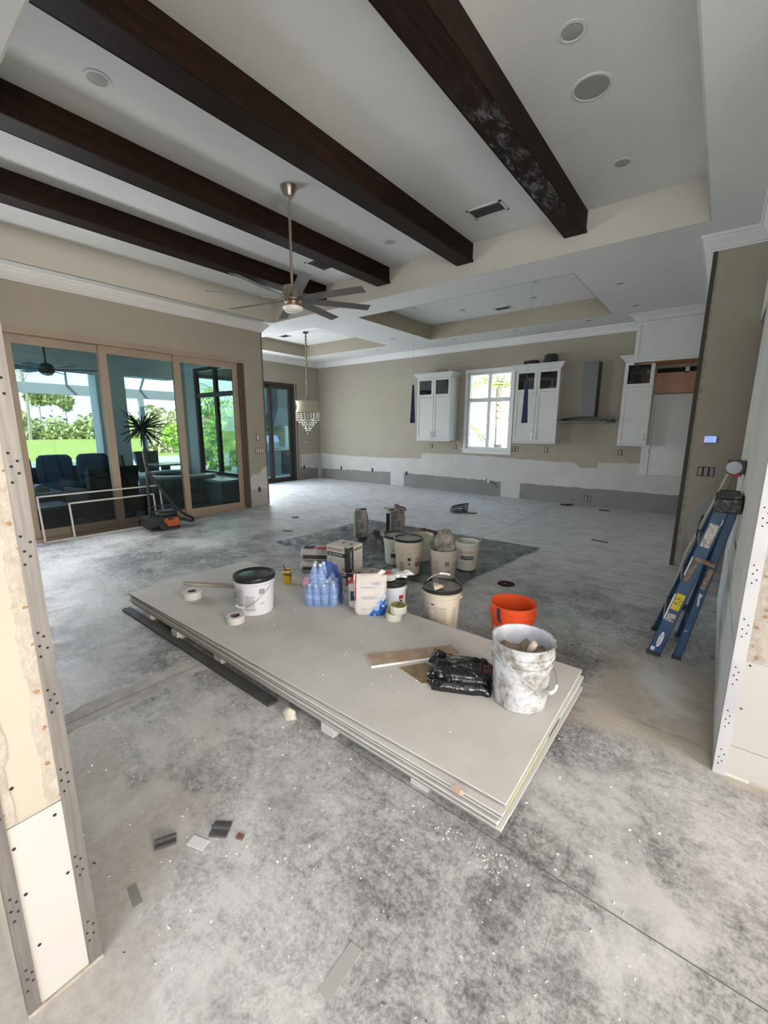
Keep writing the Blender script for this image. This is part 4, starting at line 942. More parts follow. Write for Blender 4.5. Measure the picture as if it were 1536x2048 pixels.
MB().lathe([(0, 0), (.03, .01), (.035, .04), (.02, .065), (.022, .085), (0, .1)], 12, (.33, 0, 0)).build('bird', M_CER, tr, smooth=True)
jr = thing('dark_jar', 'dark jar on top of the cabinet beside the fridge cabinet', 'jar', (-1.28, YB-.2, 2.93))
MB().lathe([(0, 0), (.07, 0), (.08, .05), (.05, .1), (.055, .13), (0, .13)], 16).build('body', M_FANB, jr, smooth=True)

# fridge cabinet, open recess and panel
fc = thing('fridge_cabinet', 'deep white cabinet over the empty fridge space, crown touching the ceiling', 'cabinet')
x0, x1, yf, z0, z1 = -1.395, XP-.004, 8.95, 2.765, 3.44
MB().box(x0, x1, yf, YB-.002, z0+.02, z1).build('carcass', M_CAB, fc)
M_PLY = mat('maple_plywood', (.50, .255, .11), .5, col2=(.44, .21, .085), scale=2.5, stretch=(1, 1, 14))
MB().box(x0+.015, x1, yf+.01, YB-.002, z0, z0+.02).build('bottom_board', M_PLY, fc)
MB().box(x0, x0+.015, yf+.012, YB-.002, z0-.02, z0+.0195).box(x0, x1, yf, yf+.012, z0-.004, z0+.0195).build('edge_rail', M_CAB, fc)
shaker(fc, x0+.004, x1-.01, z0+.035, z1-.01, yf)
crown_top(fc, x0, x1-.10, yf, z1, ZS-z1, .12)
MB().box(-1.295, -.40, YB-.05, YB-.03, 2.26, 2.62).build('back_panel', mat('pinkish_plywood', (.46, .22, .13), .45, col2=(.50, .26, .16), scale=2), fc)
MB().box(-1.31, -1.295, YB-.12, YB-.002, 2.24, 2.66).box(-.47, -.44, YB-.06, YB-.002, 2.24, 2.66).build('side_cleat', M_CAB, fc)
MB().box(-1.295, -.44, YB-.028, YB-.026, 2.62, 2.70).build('dark_gap', M_BLACK, fc)
for xx in (-1.22, -.62): MB().box(xx-.03, xx+.03, YB-.05, YB-.026, 2.60, 2.70).build('cleat', M_CAB, fc)
wp = thing('white_wall_panel', 'tall white panel on the wall below the fridge cabinet', 'panel')
MB().box(-1.185, XP-.006, YB-.03, YB-.0055, .745, 2.235).build('panel', M_CAB, wp)
MB().box(-1.185, -1.05, YB-.034, YB-.03, .745, 2.19).build('edge_board', M_CAB, wp); MB().box(-1.052, -1.046, YB-.035, YB-.03, .745, 2.10).build('seam', M_SEAM, wp)
MB().box(-1.075, -1.055, YB-.045, YB-.034, 1.16, 1.20).build('bracket', M_HANDLE, wp)

# range hood
hd = thing('range_hood', 'grey steel chimney range hood with curved glass canopy on the kitchen wall', 'range hood')
M_STEEL = mat('grey_stainless', (.19, .19, .195), .38, .55, col2=(.17, .17, .175), scale=3, stretch=(1, 1, 30))
MB().box(-2.31, -2.03, YB-.30, YB-.002, 1.83, 2.90).build('chimney', M_STEEL, hd, bevel=.004)
MB().box(-2.03, -2.028, YB-.29, YB-.004, 1.83, 2.89).build('dark_side_sheet', mat('dark_steel', (.04, .04, .042), .5), hd)  # dark sheet covering the right side of the chimney
MB().box(-2.66, -1.68, YB-.50, YB-.002, 1.725, 1.755).build('hood_body', M_STEEL, hd, bevel=.005)
b = MB(); vs = []
for i in range(17):
    t = -1+2*i/16; z = 1.765+.075*(1-t*t)
    for y in (YB-.52, YB-.004): vs += [(-2.17+t*.50, y, z), (-2.17+t*.50, y, z+.006)]
b.add(vs, [(4*i, 4*i+4, 4*i+6, 4*i+2) for i in range(16)]+[(4*i+1, 4*i+3, 4*i+7, 4*i+5) for i in range(16)]+[(4*i, 4*i+1, 4*i+5, 4*i+4) for i in range(16)]); b.build('glass_canopy', mat('smoky_glass', (.16, .15, .13), .15), hd, smooth=True)
MB().box(-1.76, -1.67, YB-.51, YB-.46, 1.715, 1.76).build('corner_cap', mat('dark_steel', (.04, .04, .042), .5), hd)
MB().cyl((-2.17, YB-.501, 1.86), (-2.13, YB-.501, 1.86), .006).build('badge', M_HANDLE, hd)

# ------------------------------------------------------------------ plates, boxes and stubs on the walls
M_PLATE = mat('ivory_device', (.62, .60, .55), .4); M_DARKBOX = mat('open_wall_box', (.03, .03, .03), .8); M_GREYD = mat('grey_device', (.30, .29, .28), .5)
def device(p, axis, w, h, lb, n=1, open_=False, name='wall_switch', cat='switch', group='wall switches and outlets', fm=M_PLATE):
    """box gang with n devices; axis 'x+' faces +x, 'y-' faces -y"""
    t = thing(name, lb, cat, p, group=group)
    def B(u0, u1, z0, z1, d0, d1):
        return MB().box(d0, d1, u0, u1, z0, z1) if axis == 'x+' else MB().box(u0, u1, -d1, -d0, z0, z1)
    B(-w/2, w/2, -h/2, h/2, -.001, .0035).build('wall_box', M_DARKBOX, t)
    if not open_:
        g = w/n
        for k in range(n): B(-w/2+g*k+g*.16, -w/2+g*(k+1)-g*.16, -h/2*.86, h/2*.86, .0035, .010).build('rocker', fm, t, bevel=.001)
    return t
device((XL, 5.21, 1.40), 'x+', .075, .12, 'single white switch on the wall end right of the sliding doors', name='wall_switch')
device((XL, 5.235, 1.14), 'x+', .20, .11, 'row of bare switches below the single switch at the wall end', 4)
device((XL+.004, 5.19, .35), 'x+', .05, .10, 'open outlet box low on the left wall end', open_=True, name='outlet_box', cat='outlet box')
device((XD, 8.96, 1.16), 'x+', .14, .11, 'double switch on the dining wall beside the chandelier', 2); device((XD, 9.0, 1.44), 'x+', .05, .08, 'small bare switch box above the double dining switch', fm=M_GREYD)
device((XD+.005, 8.90, .39), 'x+', .06, .11, 'open outlet box low on the dining wall', open_=True, name='outlet_box', cat='outlet box')
for x, z, lb in ((-9.25, .365, 'first open outlet box low on the back wall from the corner'), (-7.98, .385, 'second open outlet box low on the back wall from the corner'), (-6.75, .37, 'open outlet box at the left end of the middle grey strip')):
    device((x, YB-.005, z), 'y-', .06, .11, lb, open_=True, name='outlet_box', cat='outlet box')
for x, n, lb in ((-5.96, 1, 'bare outlet under the left wall cabinet'), (-5.25, 1, 'bare outlet just left of the kitchen window sill'), (-3.70, 2, 'double bare outlet just right of the kitchen window sill'), (-3.0, 1, 'bare outlet under the cabinet left of the range hood'), (-1.55, 1, 'bare outlet under the cabinet right of the range hood')):
    device((x, YB, 1.143), 'y-', .075*n, .115, lb, n, name='wall_outlet', cat='outlet', fm=M_PAINT)
device((-2.06, YB-.005, .157), 'y-', .13, .11, 'dark outlet box low on the wall under the range hood', 2, name='wall_outlet', cat='outlet', fm=M_GREYD)
device((-.088, YP, 1.138), 'y-', .155, .105, 'triple grey switch on the pillar below the lit thermostat', 3, fm=M_GREYD)
th = thing('thermostat', 'small lit blue thermostat screen on the pillar', 'thermostat', (-.09, YP, 1.495))
MB().box(-.056, .056, -.02, 0, -.038, .038).build('case', M_PLATE, th, bevel=.004)
g = bpy.data.materials.new('blue_screen'); g.use_nodes = True; g.node_tree.nodes['Principled BSDF'].inputs['Base Color'].default_value = (.1, .15, .5, 1)
g.node_tree.nodes['Principled BSDF'].inputs['Emission Color'].default_value = (.28, .38, 1, 1); g.node_tree.nodes['Principled BSDF'].inputs['Emission Strength'].default_value = .9
MB().box(-.05, .05, -.0215, -.02, -.032, .032).build('screen', g, th)
MB().box(-.04, .02, -.022, -.0215, .008, .013).box(-.04, .035, -.022, -.0215, -.012, -.008).build('screen_text', mat('screen_white', (.8, .85, 1), .5), th)
pl = thing('plumbing_stub', 'copper and white pipe stubs on the back wall below the window', 'pipe', (-4.30, YB-.005, .35))
for dx, dz, r, c in ((-.10, .03, .022, 'white_plastic'), (0, 0, .03, 'white_plastic'), (.10, -.02, .012, None), (.16, -.07, .012, None), (.2, -.13, .012, None)):
    MB().cyl((dx, -.05, dz), (dx, 0, dz), r, n=12).build('stub', MATS[c] if c else mat('brass_fitting', (.35, .24, .09), .4, .7), pl)
gs = thing('gas_stub', 'bent pipe stub standing on the floor at the kitchen wall', 'pipe', (-2.32, 9.42, 0))
MB().tube([(0, .02, 0), (0, .02, .12), (-.02, 0, .15)], .014, 8).build('pipe', M_HANDLE, gs); MB().tube([(0, .02, .02), (-.1, -.1, .015), (-.2, -.08, .015)], .02, 8).build('sleeve', M_FANB, gs)
# ------------------------------------------------------------------ stack of drywall sheets on spacers
M_PAPER = mat('drywall_face_paper', (.585, .565, .535), .85, col2=(.53, .51, .48), scale=3.5, spec=.2)
M_CORE = mat('drywall_edge', (.24, .23, .21), .95, col2=(.19, .18, .17), scale=8, stretch=(1, 1, 1))
M_GYP = mat('gypsum_end', (.62, .61, .59), .95)
TH = .0138
ORD = ['topmost', 'second from the top', 'third from the top', 'fourth from the top', 'fifth from the top', 'lowest']
SX0, SX1 = -3.93, -.478
def sheet(k):
    z1 = .165-k*(TH+.0038)
    dy, rz = ((.0, .006) if k == 0 else (-.018+.004*((k*7) % 3), -.010+.002*((k*5) % 3-1)))
    t = thing('drywall_sheet', 'large grey drywall sheet, %s in the floor stack' % ORD[k], 'drywall', ((SX0+SX1)/2+.006*((k*3) % 4-1.5)+(.0 if k == 0 else -.006), 1.975+dy, z1-TH), rz, 'drywall sheets stacked on the floor')
    L = (SX1-SX0)/2; Wd = .597
    b = MB(); b.prism([(-Wd, 0), (Wd, 0), (Wd, TH*.86), (Wd-.002, TH), (-Wd+.002, TH), (-Wd, TH*.86)], 'x', -L, L)
    b.build('board', [M_PAPER], t)
    MB().box(-L, L, -Wd-.0006, -Wd, .001, TH*.66).build('long_edge', M_CORE, t)
    MB().box(L, L+.0008, -Wd+.004, Wd-.004, .002, TH-.002).build('gypsum_end', M_GYP, t)
    # printed end tape
    segs = {0: [(-.59, .59, (.66, .64, .60))], 1: [(-.57, -.05, (.42, .50, .22)), (-.05, .12, (.05, .05, .05)), (.12, .58, (.58, .62, .68))], 2: [(-.56, -.1, (.46, .55, .27)), (-.1, .2, (.16, .30, .55)), (.2, .58, (.6, .63, .66))],
            3: [(-.56, .0, (.60, .60, .57)), (.0, .3, (.20, .36, .60)), (.3, .58, (.62, .64, .68))], 4: [(-.5, .58, (.55, .56, .58))], 5: [(-.5, .58, (.5, .5, .5))]}[k]
    for i, (a, c, col) in enumerate(segs): MB().box(L+.0008, L+.0016, a, c, .001, TH-.001).build('end_tape', mat('end_tape_%d_%d' % (k, i), col, .5), t)
    return t
SHEETS = [sheet(k) for k in range(6)]
ZB = .165-6*TH-5*.0038
M_SPC = mat('spacer_edge', (.50, .485, .46), .9)
for k, x in enumerate((-3.62, -3.12, -2.55, -1.45, -.88)):
    t = thing('spacer_block', ['pale spacer block under the left end of the drywall stack', 'second spacer block from the left under the drywall stack', 'middle spacer block under the drywall stack', 'white spacer block under the front of the drywall stack, right of the broken edge', 'spacer block under the drywall stack near its right corner'][k], 'spacer', (x, 1.97, 0), group='spacer blocks under the drywall stack')
    n = 4; h = ZB/n
    for i in range(n): MB().box(-.045, .045, -.585-.02*(k % 2), .56, h*i+.0005, h*(i+1)-.0005).build('drywall_strip', M_SPC, t)
rb0 = thing('runner_board', 'long dark grey runner board on the floor along the front of the drywall stack', 'board', (-2.95, 1.335, 0), -.004)
MB().box(-1.03, 1.07, -.022, .045, 0, .018).build('board', mat('dark_grey_runner', (.04, .04, .04), .8, col2=(.065, .065, .063), scale=6), rb0)
# crumbs of gypsum at the battered corner and all over
def crumbs(name, lb, pts, m, smin, smax, seed):
    q = random.Random(seed); b = MB()
    for (x, y, z) in pts:
        s = q.uniform(smin, smax); b.add([(x+s*q.uniform(-1, 1), y+s*q.uniform(-1, 1), z) for _ in range(3)]+[(x+s*q.uniform(-.4, .4), y+s*q.uniform(-.4, .4), z+s*q.uniform(.5, 1.1))], [(0, 1, 2), (0, 1, 3), (1, 2, 3), (2, 0, 3)])
    return tag(b.build(name, m), lb, 'debris', kind='stuff')
q = random.Random(77)
M_CRUMB = mat('white_plaster_crumb', (.72, .70, .67), .95)
crumbs('plaster_crumbs', 'scattered white plaster crumbs on the concrete floor', [(q.uniform(-2.2, .1), q.uniform(.35, 2.2), 0.0) for _ in range(560)]+[(q.uniform(-4.5, -.2), q.uniform(.5, 5.5), 0.0) for _ in range(320)], M_CRUMB, .0025, .0095, 1)
crumbs('corner_crumbs', 'heap of gypsum crumbs under the front corner of the drywall stack', [(-.47+q.gauss(0, .05), 1.29+q.gauss(0, .035), 0.0) for _ in range(80)]+[(-.6-abs(q.gauss(0, .2)), 1.29+q.gauss(0, .03), 0.0) for _ in range(40)], mat('grey_crumb', (.5, .49, .48), .95), .003, .009, 2)
crumbs('board_crumbs', 'small plaster crumbs lying on the top drywall sheet', [(q.uniform(-3.6, -.55), q.uniform(1.5, 2.45), .1652) for _ in range(130)], M_CRUMB, .002, .008, 3)
crumbs('dark_chips', 'small dark chips on the floor by the orange bucket', [(q.uniform(-1.5, -.4), q.uniform(2.9, 4.4), 0.0) for _ in range(60)]+[(q.uniform(-2.0, -.2), q.uniform(.3, 1.3), 0) for _ in range(10)]+[(q.uniform(-2.0, -1.2), q.uniform(2.0, 2.5), .1652) for _ in range(10)], mat('dark_chip', (.06, .055, .05), .9), .003, .009, 4)
ch = tag(MB().add([(-.60, 1.333, .151), (-.57, 1.36, .151), (-.53, 1.35, .151), (-.55, 1.325, .151), (-.575, 1.345, .172), (-.55, 1.34, .168)], [(0, 1, 4), (1, 2, 5), (2, 3, 5), (3, 0, 4), (1, 5, 4), (3, 4, 5), (0, 3, 2, 1)]).build('torn_paper', mat('torn_kraft', (.42, .29, .22), .9)), 'crumpled torn brown paper on the ledge of the drywall stack', 'paper')
ch.location = (-.1, -.0, 0)
def crumple(b, cx, cy, z0, rx, ry, h, seed, n=26, m=16, amp=.25, pw=.6):
    vs = []; 
    for j in range(m+1):
        v = j/m
        for i in range(n):
            th = 2*pi*i/n; rr = (1-v**2.6)**pw
            p = Vector((cos(th)*1.7, sin(th)*1.7, v*2.2+seed*7.1)); k = 1+amp*(abs(noise.noise(p*1.6))*1.6-.35)+amp*.5*noise.noise(p*4.2)
            vs.append((cx+rx*rr*cos(th)*k, cy+ry*rr*sin(th)*k, z0+h*v*(1+amp*.5*noise.noise(p*2.1))+ (0 if j == 0 else .006*noise.noise(p*7))))
    b.add(vs, [(j*n+i, j*n+(i+1) % n, (j+1)*n+(i+1) % n, (j+1)*n+i) for j in range(m) for i in range(n)]+[tuple(range(n-1, -1, -1))]); return b
pc = tag(crumple(MB(), -1.72, 1.335, 0, .045, .03, .055, 5, 16, 8, .35).build('plaster_lump', mat('cream_plaster', (.55, .51, .43), .95), smooth='all'), 'pale lump of plaster against the long edge of the drywall stack', 'debris')

# ------------------------------------------------------------------ buckets and pails
M_WHP = mat('white_pail_plastic', (.66, .68, .74), .35); M_BLK = mat('black_lid_plastic', (.018, .018, .02), .3)
M_CREAM = mat('dusty_cream_plastic', (.58, .505, .41), .55, col2=(.50, .44, .36), scale=7); M_CREAM2 = mat('pale_cream_plastic', (.56, .55, .46), .5, col2=(.5, .48, .40), scale=5)
M_ORNG = mat('orange_bucket_plastic', (.72, .085, .018), .4); M_INK = mat('black_print', (.045, .045, .05), .6); M_RED = mat('red_print', (.45, .03, .03), .6)
M_WIRES = mat('steel_wire', (.45, .44, .43), .35, .9); M_WPL = MATS['white_plastic']
g = G('mud_caked_plastic', .75, .3)
n1 = g.noise(9, 8, .72, dist=.5); n2 = g.noise(30, 6, .7)
c = g.ramp(g.math('ADD', g.math('MULTIPLY', n1, .7), g.math('MULTIPLY', n2, .3)), [(.40, (.16, .145, .13)), (.47, (.30, .29, .275)), (.54, (.46, .465, .485)), (.66, (.56, .58, .63))])
g.color(c); g.bump(n1, .5, .01); M_CAKED = g.m
M_MUDIN = mat('wet_brown_mud', (.12, .09, .06), .8, col2=(.26, .21, .16), scale=12, bump=.8, bscale=20)

def bucket(lb, loc, h, rt, rb, m, name='bucket', rz=0.0, lid=None, ribs=(), fill=None, handle=None, group='buckets', lidm=None, inner=None, cat='bucket'):
    t = thing(name, lb, cat, loc, rz, group)
    def rad(z): return rb+(rt-rb)*z/h
    pr = [(0, 0), (rb-.006, 0), (rb, .006)]
    for z in ribs:
        pr += [(rad(z-.012), z-.012), (rad(z)+.0075, z-.008), (rad(z)+.0075, z+.004), (rad(z), z+.006)]
    pr += [(rad(h-.012), h-.012), (rt+.004, h-.010), (rt+.004, h), (rt-.004, h)]
    pr += [(rad(.012)-.004, .012), (0, .012)]
    MB().lathe(pr, 40).build('body', m, t, smooth=True)
    if inner: MB().lathe([(rt-.0045, h-.002), (rad(.02)-.0052, .02)], 40).build('inside_coating', inner, t, smooth=True)
    if fill:
        fz, fm = fill; b = MB(); vs = [(0, 0, fz+.02)]; q = random.Random(4); n = 28
        for j in (1, 2, 3):
            for i in range(n): vs.append(((rad(fz)-.007)*j/3*cos(2*pi*i/n), (rad(fz)-.007)*j/3*sin(2*pi*i/n), fz+(q.uniform(-.01, .035) if j < 3 else q.uniform(0, .05))))
        fs = [(0, 1+i, 1+(i+1) % n) for i in range(n)]
        for j in (0, 1): fs += [(1+j*n+i, 1+j*n+(i+1) % n, 1+(j+1)*n+(i+1) % n, 1+(j+1)*n+i) for i in range(n)]
        b.add(vs, fs); b.build('contents', fm, t, smooth='all')
    if lid:
        lo = lidm or M_BLK
        if lid == 'lid':
            MB().lathe([(rt-.012, h-.022), (rt+.008, h-.022), (rt+.010, h-.004), (rt+.008, h+.010), (rt-.004, h+.013), (rt-.012, h+.008), (rt-.022, h+.002), (rt-.03, h+.004), (0, h+.004)], 44).build('lid', lo, t, smooth=True)
        elif lid == 'rim':
            MB().lathe([(rt+.002, h-.018), (rt+.009, h-.016), (rt+.010, h+.004), (rt+.004, h+.010), (rt-.008, h+.008), (rt-.010, h-.004), (rt+.002, h-.018)], 44).build('rim_ring', lo, t, smooth=True)
            MB().lathe([(rt-.008, h-.004), (rt*.6, h-.008), (0, h-.006)], 36).build('lid_panel', fill_lid, t, smooth=True)
    if handle is not None:
        a0, tilt, grip = handle; R_ = rt+.012; zc = h*.80
        piv = [Vector((R_*cos(a0+s*pi/2), R_*sin(a0+s*pi/2), zc)) for s in (-1, 1)]
        pts = []
        for i in range(25):
            u = -pi/2+pi*i/24
            loc2 = Vector((sin(u)*R_, cos(u)*R_*(1.40 if tilt > 0 else 1.02), 0))       # in plane: x along pivots, y outwards
            out = Vector((cos(a0), sin(a0), 0)); ax = Vector((-sin(a0), cos(a0), 0))
            pts.append(Vector((0, 0, zc))+ax*loc2.x+(out*cos(tilt)+Vector((0, 0, -1))*sin(tilt))*loc2.y)
        hd_ = MB().tube(pts, .0022, 6).build('handle', M_WIRES, t, smooth=True)
        if grip: MB().tube(pts[10:15], .009, 8).build('grip', M_WPL, hd_, smooth=True)
        for p in piv: MB().cyl(p, p+(Vector((0, 0, zc))-p).normalized()*.02, .012, n=10).build('ear', m, t)
    return t, rad
def wrap_print(t, rad, items, m, name='small_print'):
    """items: (text or (w,h), size, angle, z)"""
    b = MB()
    for it, size, a, z in items:
        if isinstance(it, str):
            vs, fs = text_geo(it, size); c = MB(); c.add(wrap(vs, rad, a, z), fs); c.build('lettering', m, t, fix=False); continue
        else:
            w, hh = it; n = max(1, int(w/.015)); vs = [(-w/2+w*i/n, s*hh/2, 0) for i in range(n+1) for s in (-1, 1)]; fs = [(2*i, 2*i+2, 2*i+3, 2*i+1) for i in range(n)]
        b.add(wrap(vs, rad, a, z), fs)
    if b.v:
        o = b.build(name, m, t, fix=False)
        if len(items) > 2: o['kind'] = 'stuff'
def small_print(a0, z0, w, rows, dz, seed, hh=.004):
    q = random.Random(seed); return [((w*q.uniform(.72, 1), hh), 0, a0, z0-dz*i) for i in range(rows)]

# direction from a spot on the floor towards the viewer's side of the room (used only to aim labels outward)
def facing(x, y): return atan2(-y, -x)
# 1 white pail with black lid, on the stack
ZTOP = .1652
t, rd = bucket('white pail with shiny black lid standing on the drywall stack', (-2.77, 1.865, ZTOP), .295, .152, .135, M_WHP, 'pail', 0, 'lid', (.245,), handle=(facing(-2.77, 1.865)-.75, radians(41), True), group='white pails')
f = facing(-2.77, 1.865)
wrap_print(t, rd, small_print(f-.95, .215, .10, 14, .011, 1)+small_print(f-.32, .165, .085, 12, .0085, 2)+[((.085, .011), 0, f-.32, .056)]+small_print(f-.32, .040, .08, 1, .01, 3), mat('grey_print', (.30, .30, .32), .6))
wrap_print(t, rd, [((.045, .042), 0, f+.35, .20)], mat('grey_print', (.30, .30, .32), .6), 'barcode'); wrap_print(t, rd, [('J-C', .014, f+.35, .155), ((.035, .02), 0, f+.35, .10)], mat('pale_print', (.5, .5, .52), .6))
# 2 pail behind the bags
t, rd = bucket('white pail with black lid behind the paper bags', (-2.055, 2.715, 0), .335, .132, .118, M_WHP, 'pail', 0, 'lid', (.28,), group='white pails'); f = facing(-2.055, 2.715)
wrap_print(t, rd, [((.05, .035), 0, f+.75, .22)], M_RED, 'red_mark'); wrap_print(t, rd, [((.03, .02), 0, f+.75, .185)], M_INK, 'black_mark'); wrap_print(t, rd, small_print(f+.4, .20, .06, 10, .009, 5, .002), mat('pale_print', (.5, .5, .52), .6))
# 3 grey mud-caked bucket on the stack with paddle
t, rd = bucket('mud caked grey bucket with a stick inside, on the corner of the drywall stack', (-.685, 2.065, ZTOP), .36, .158, .136, M_CAKED, 'bucket', 0, None, (.255, .295, .30), fill=(.24, M_MUDIN), handle=(facing(-.685, 2.065)+1.15, radians(41), True), inner=mat('pale_blue_grey_plastic', (.46, .48, .55), .5, col2=(.62, .64, .70), scale=9))
MB().tube([(.03, -.05, .26), (.065, -.045, .35), (.075, -.045, .372)], [.018, .019, .014], 10).build('stick_end', mat('muddy_stick', (.42, .35, .27), .9, col2=(.52, .46, .38), scale=20), t, smooth=True)
# 4 orange bucket on the floor
t, rd = bucket('bright orange bucket with a strip of blue tape, on the floor behind the stack', (-1.045, 2.87, 0), .355, .160, .134, M_ORNG, 'bucket', 0, None, (.26, .30), handle=(facing(-1.045, 2.87)+pi, radians(41), False)); f = facing(-1.045, 2.87)
wrap_print(t, rd, [("LET'S DO THIS.", .055, f+.05, .175)], mat('white_print', (.8, .8, .78), .6))
b = MB(); vs = []; fs = []
for i in range(9):
    z = .350-.105*i/8; a = f-.62+(.0 if i < 6 else .035*(i-5)); 
    for s in (-1, 1): aa = a+s*.085; rr = rd(z)+.011; vs.append((rr*cos(aa), rr*sin(aa), z))
b.add(vs, [(2*i, 2*i+1, 2*i+3, 2*i+2) for i in range(8)]); b.build('blue_tape', M_BLUE, t, fix=False)
# 5 dirty cream bucket with black rim and knife
fill_lid = mat('caked_lid', (.30, .28, .24), .9, col2=(.16, .15, .13), scale=10, bump=.5, bscale=25)
t, rd = bucket('cream bucket with caked black rimmed lid, putty knife on top, right of the paper bags', (-1.63, 2.845, 0), .345, .155, .132, M_CREAM, 'bucket', 0, 'rim', (.275, .315), handle=(facing(-1.63, 2.845)+pi*.93, radians(-58), True)); f = facing(-1.63, 2.845)
wrap_print(t, rd, [('WHITE', .022, f-.95, .23), ('HYDE', .018, f-.75, .2)]+small_print(f-.85, .19, .09, 11, .013, 7)+small_print(f-.1, .215, .13, 15, .011, 8)+small_print(f+.75, .21, .05, 12, .013, 9), mat('worn_print', (.22, .2, .18), .7))
wrap_print(t, rd, [((.03, .012), 0, f-.5, .235)], M_INK, 'black_mark')
kn = thing('taping_knife', 'wide taping knife with pale lump of compound on the caked bucket lid', 'putty knife', (-1.66, 2.83, .341), 2.4)
MB().box(-.10, .02, -.045, .045, 0, .003).build('blade', M_HANDLE, kn); MB().box(.02, .13, -.014, .014, -.002, .018).build('handle', mat('grey_grip', (.2, .19, .18), .6), kn, bevel=.005)
b = MB(); q = random.Random(6); vs = [(q.gauss(0, .03), q.gauss(0, .025), .003+q.random()*.035) for _ in range(26)]
bm = bmesh.new(); [bm.verts.new(v) for v in vs]; bmesh.ops.convex_hull(bm, input=bm.verts); me = bpy.data.meshes.new('compound'); bm.to_mesh(me); bm.free(); me.materials.append(mat('tan_compound', (.55, .46, .33), .9)); put(me, 'compound_lump', kn, loc=(-.05, .02, .002))
# 6-10 buckets on the tarp
fill_lid = mat('milky_lid', (.34, .34, .32), .4, col2=(.24, .24, .23), scale=6)
t, rd = bucket('tall ribbed cream bucket with black rim at the front of the tarp', (-2.575, 3.715, .012), .40, .152, .126, M_CREAM, 'bucket', 0, 'rim', (.245, .265, .285, .31, .335, .36)); f = facing(-2.575, 3.715)
wrap_print(t, rd, [('PRO', .04, f+.85, .185)], M_RED); wrap_print(t, rd, [((.07, .05), 0, f+.88, .13), ((.035, .035), 0, f+.1, .195), ((.02, .02), 0, f+.1, .14), ((.035, .02), 0, f+.1, .06)]+small_print(f-.55, .16, .06, 9, .012, 12), M_INK)
wrap_print(t, rd, [('ALL', .03, f+.88, .13)], M_WPL)
fill_lid = mat('dusty_lid', (.36, .355, .34), .7)
t, rd = bucket('second black rimmed bucket, just behind the tall ribbed bucket', (-2.90, 3.93, .012), .34, .15, .128, M_CREAM2, 'bucket', 0, 'rim', (.28, .31)); f = facing(-2.9, 3.93)
wrap_print(t, rd, [('PRO', .04, f-.1, .185)], M_INK); wrap_print(t, rd, [((.10, .05), 0, f-.1, .12)], M_INK)
bucket('empty pale bucket behind the black rimmed buckets', (-2.735, 4.235, .012), .315, .145, .122, M_CREAM2, 'bucket', 0, None, (.25, .28), handle=(-.3, radians(41), False))
t, rd = bucket('cream bucket holding the crusted mixing pad', (-2.195, 3.835, .012), .325, .15, .126, M_CREAM, 'bucket', 0, None, (.25, .285), inner=mat('dusty_inside', (.48, .42, .34), .8)); f = facing(-2.195, 3.835)
wrap_print(t, rd, small_print(f-.65, .21, .09, 12, .012, 14)+[((.05, .05), 0, f+.3, .19), ((.07, .03), 0, f+.3, .09)]+small_print(f+.9, .2, .05, 8, .012, 15), mat('worn_print', (.22, .2, .18), .7))
t, rd = bucket('pale bucket with red and black lettering at the right of the bucket group', (-2.135, 4.27, .012), .325, .130, .112, M_CREAM2, 'bucket', 0, None, (.27, .295)); f = facing(-2.135, 4.27)
wrap_print(t, rd, [('PROFORM', .036, f-.1, .215)], M_RED); wrap_print(t, rd, [((.15, .045), 0, f-.02, .155)]+small_print(f-.4, .1, .07, 3, .012, 16, .003)+small_print(f+.75, .17, .04, 7, .012, 17, .003), M_INK); wrap_print(t, rd, [('ALL PURPOSE', .022, f-.02, .155)], M_WPL)
mp_ = thing('mixing_pad', 'crusted grey oval sponge pad standing in the cream bucket', 'sponge', (-2.20, 3.86, .36), rot=(radians(82), radians(6), radians(35)))
b = MB(); vs = []; n = 40; q = random.Random(12)
for j, (r, z) in enumerate(((0, .022), (.6, .022), (.95, .018), (1, 0), (.95, -.018), (.6, -.022), (0, -.022))):
    for i in range(n): vs.append((.115*r*cos(2*pi*i/n)*(1+q.uniform(-.03, .03)), .185*r*sin(2*pi*i/n)*(1+q.uniform(-.02, .02)), z+q.uniform(-.004, .004)))
b.add(vs, [(j*n+i, j*n+(i+1) % n, (j+1)*n+(i+1) % n, (j+1)*n+i) for j in range(6) for i in range(n)]); b.build('pad', mat('crusted_pad', (.13, .115, .10), .9, col2=(.42, .38, .32), scale=14, bump=.9, bscale=30), mp_, smooth='all')

# ------------------------------------------------------------------ tape rolls
M_TAPE = mat('white_paper_tape', (.58, .575, .56), .8); M_COREB = mat('brown_card_core', (.17, .09, .07), .8)
def tape(lb, loc, r=.066, h=.053, ri=.036, rz=0, m=M_TAPE, label=False, tilt=None):
    t = thing('tape_roll', lb, 'tape roll', loc, rz, 'rolls of joint tape', rot=tilt)
    MB().lathe([(ri, 0), (r, 0), (r+.001, .003), (r+.001, h-.003), (r, h), (ri, h), (ri, 0)], 40).build('tape_winding', m, t, smooth=True)
    MB().lathe([(ri, .001), (ri-.004, .001), (ri-.004, h-.001), (ri, h-.001)], 32).build('core', M_COREB, t, smooth=True)
    if label:
        MB().lathe([(r*.93, h+.0006), (.0, h+.0012)], 36).build('printed_disc', mat('green_gold_label', (.10, .12, .03), .5, col2=(.62, .52, .10), scale=26, lo=.42, hi=.58), t)
        b = MB(); vs = [(r*1.012*cos(a), r*1.012*sin(a), z) for a in (-2.3, -2.24) for z in (.002, h-.002)]; b.add(vs, [(0, 1, 3, 2)]); b.build('edge_tab', mat('olive_tab', (.28, .3, .08), .6), t, fix=False)
    return t
tape('white paper tape roll at the left of the stack with its end pulled out', (-3.395, 1.665, ZTOP), .078, .062)
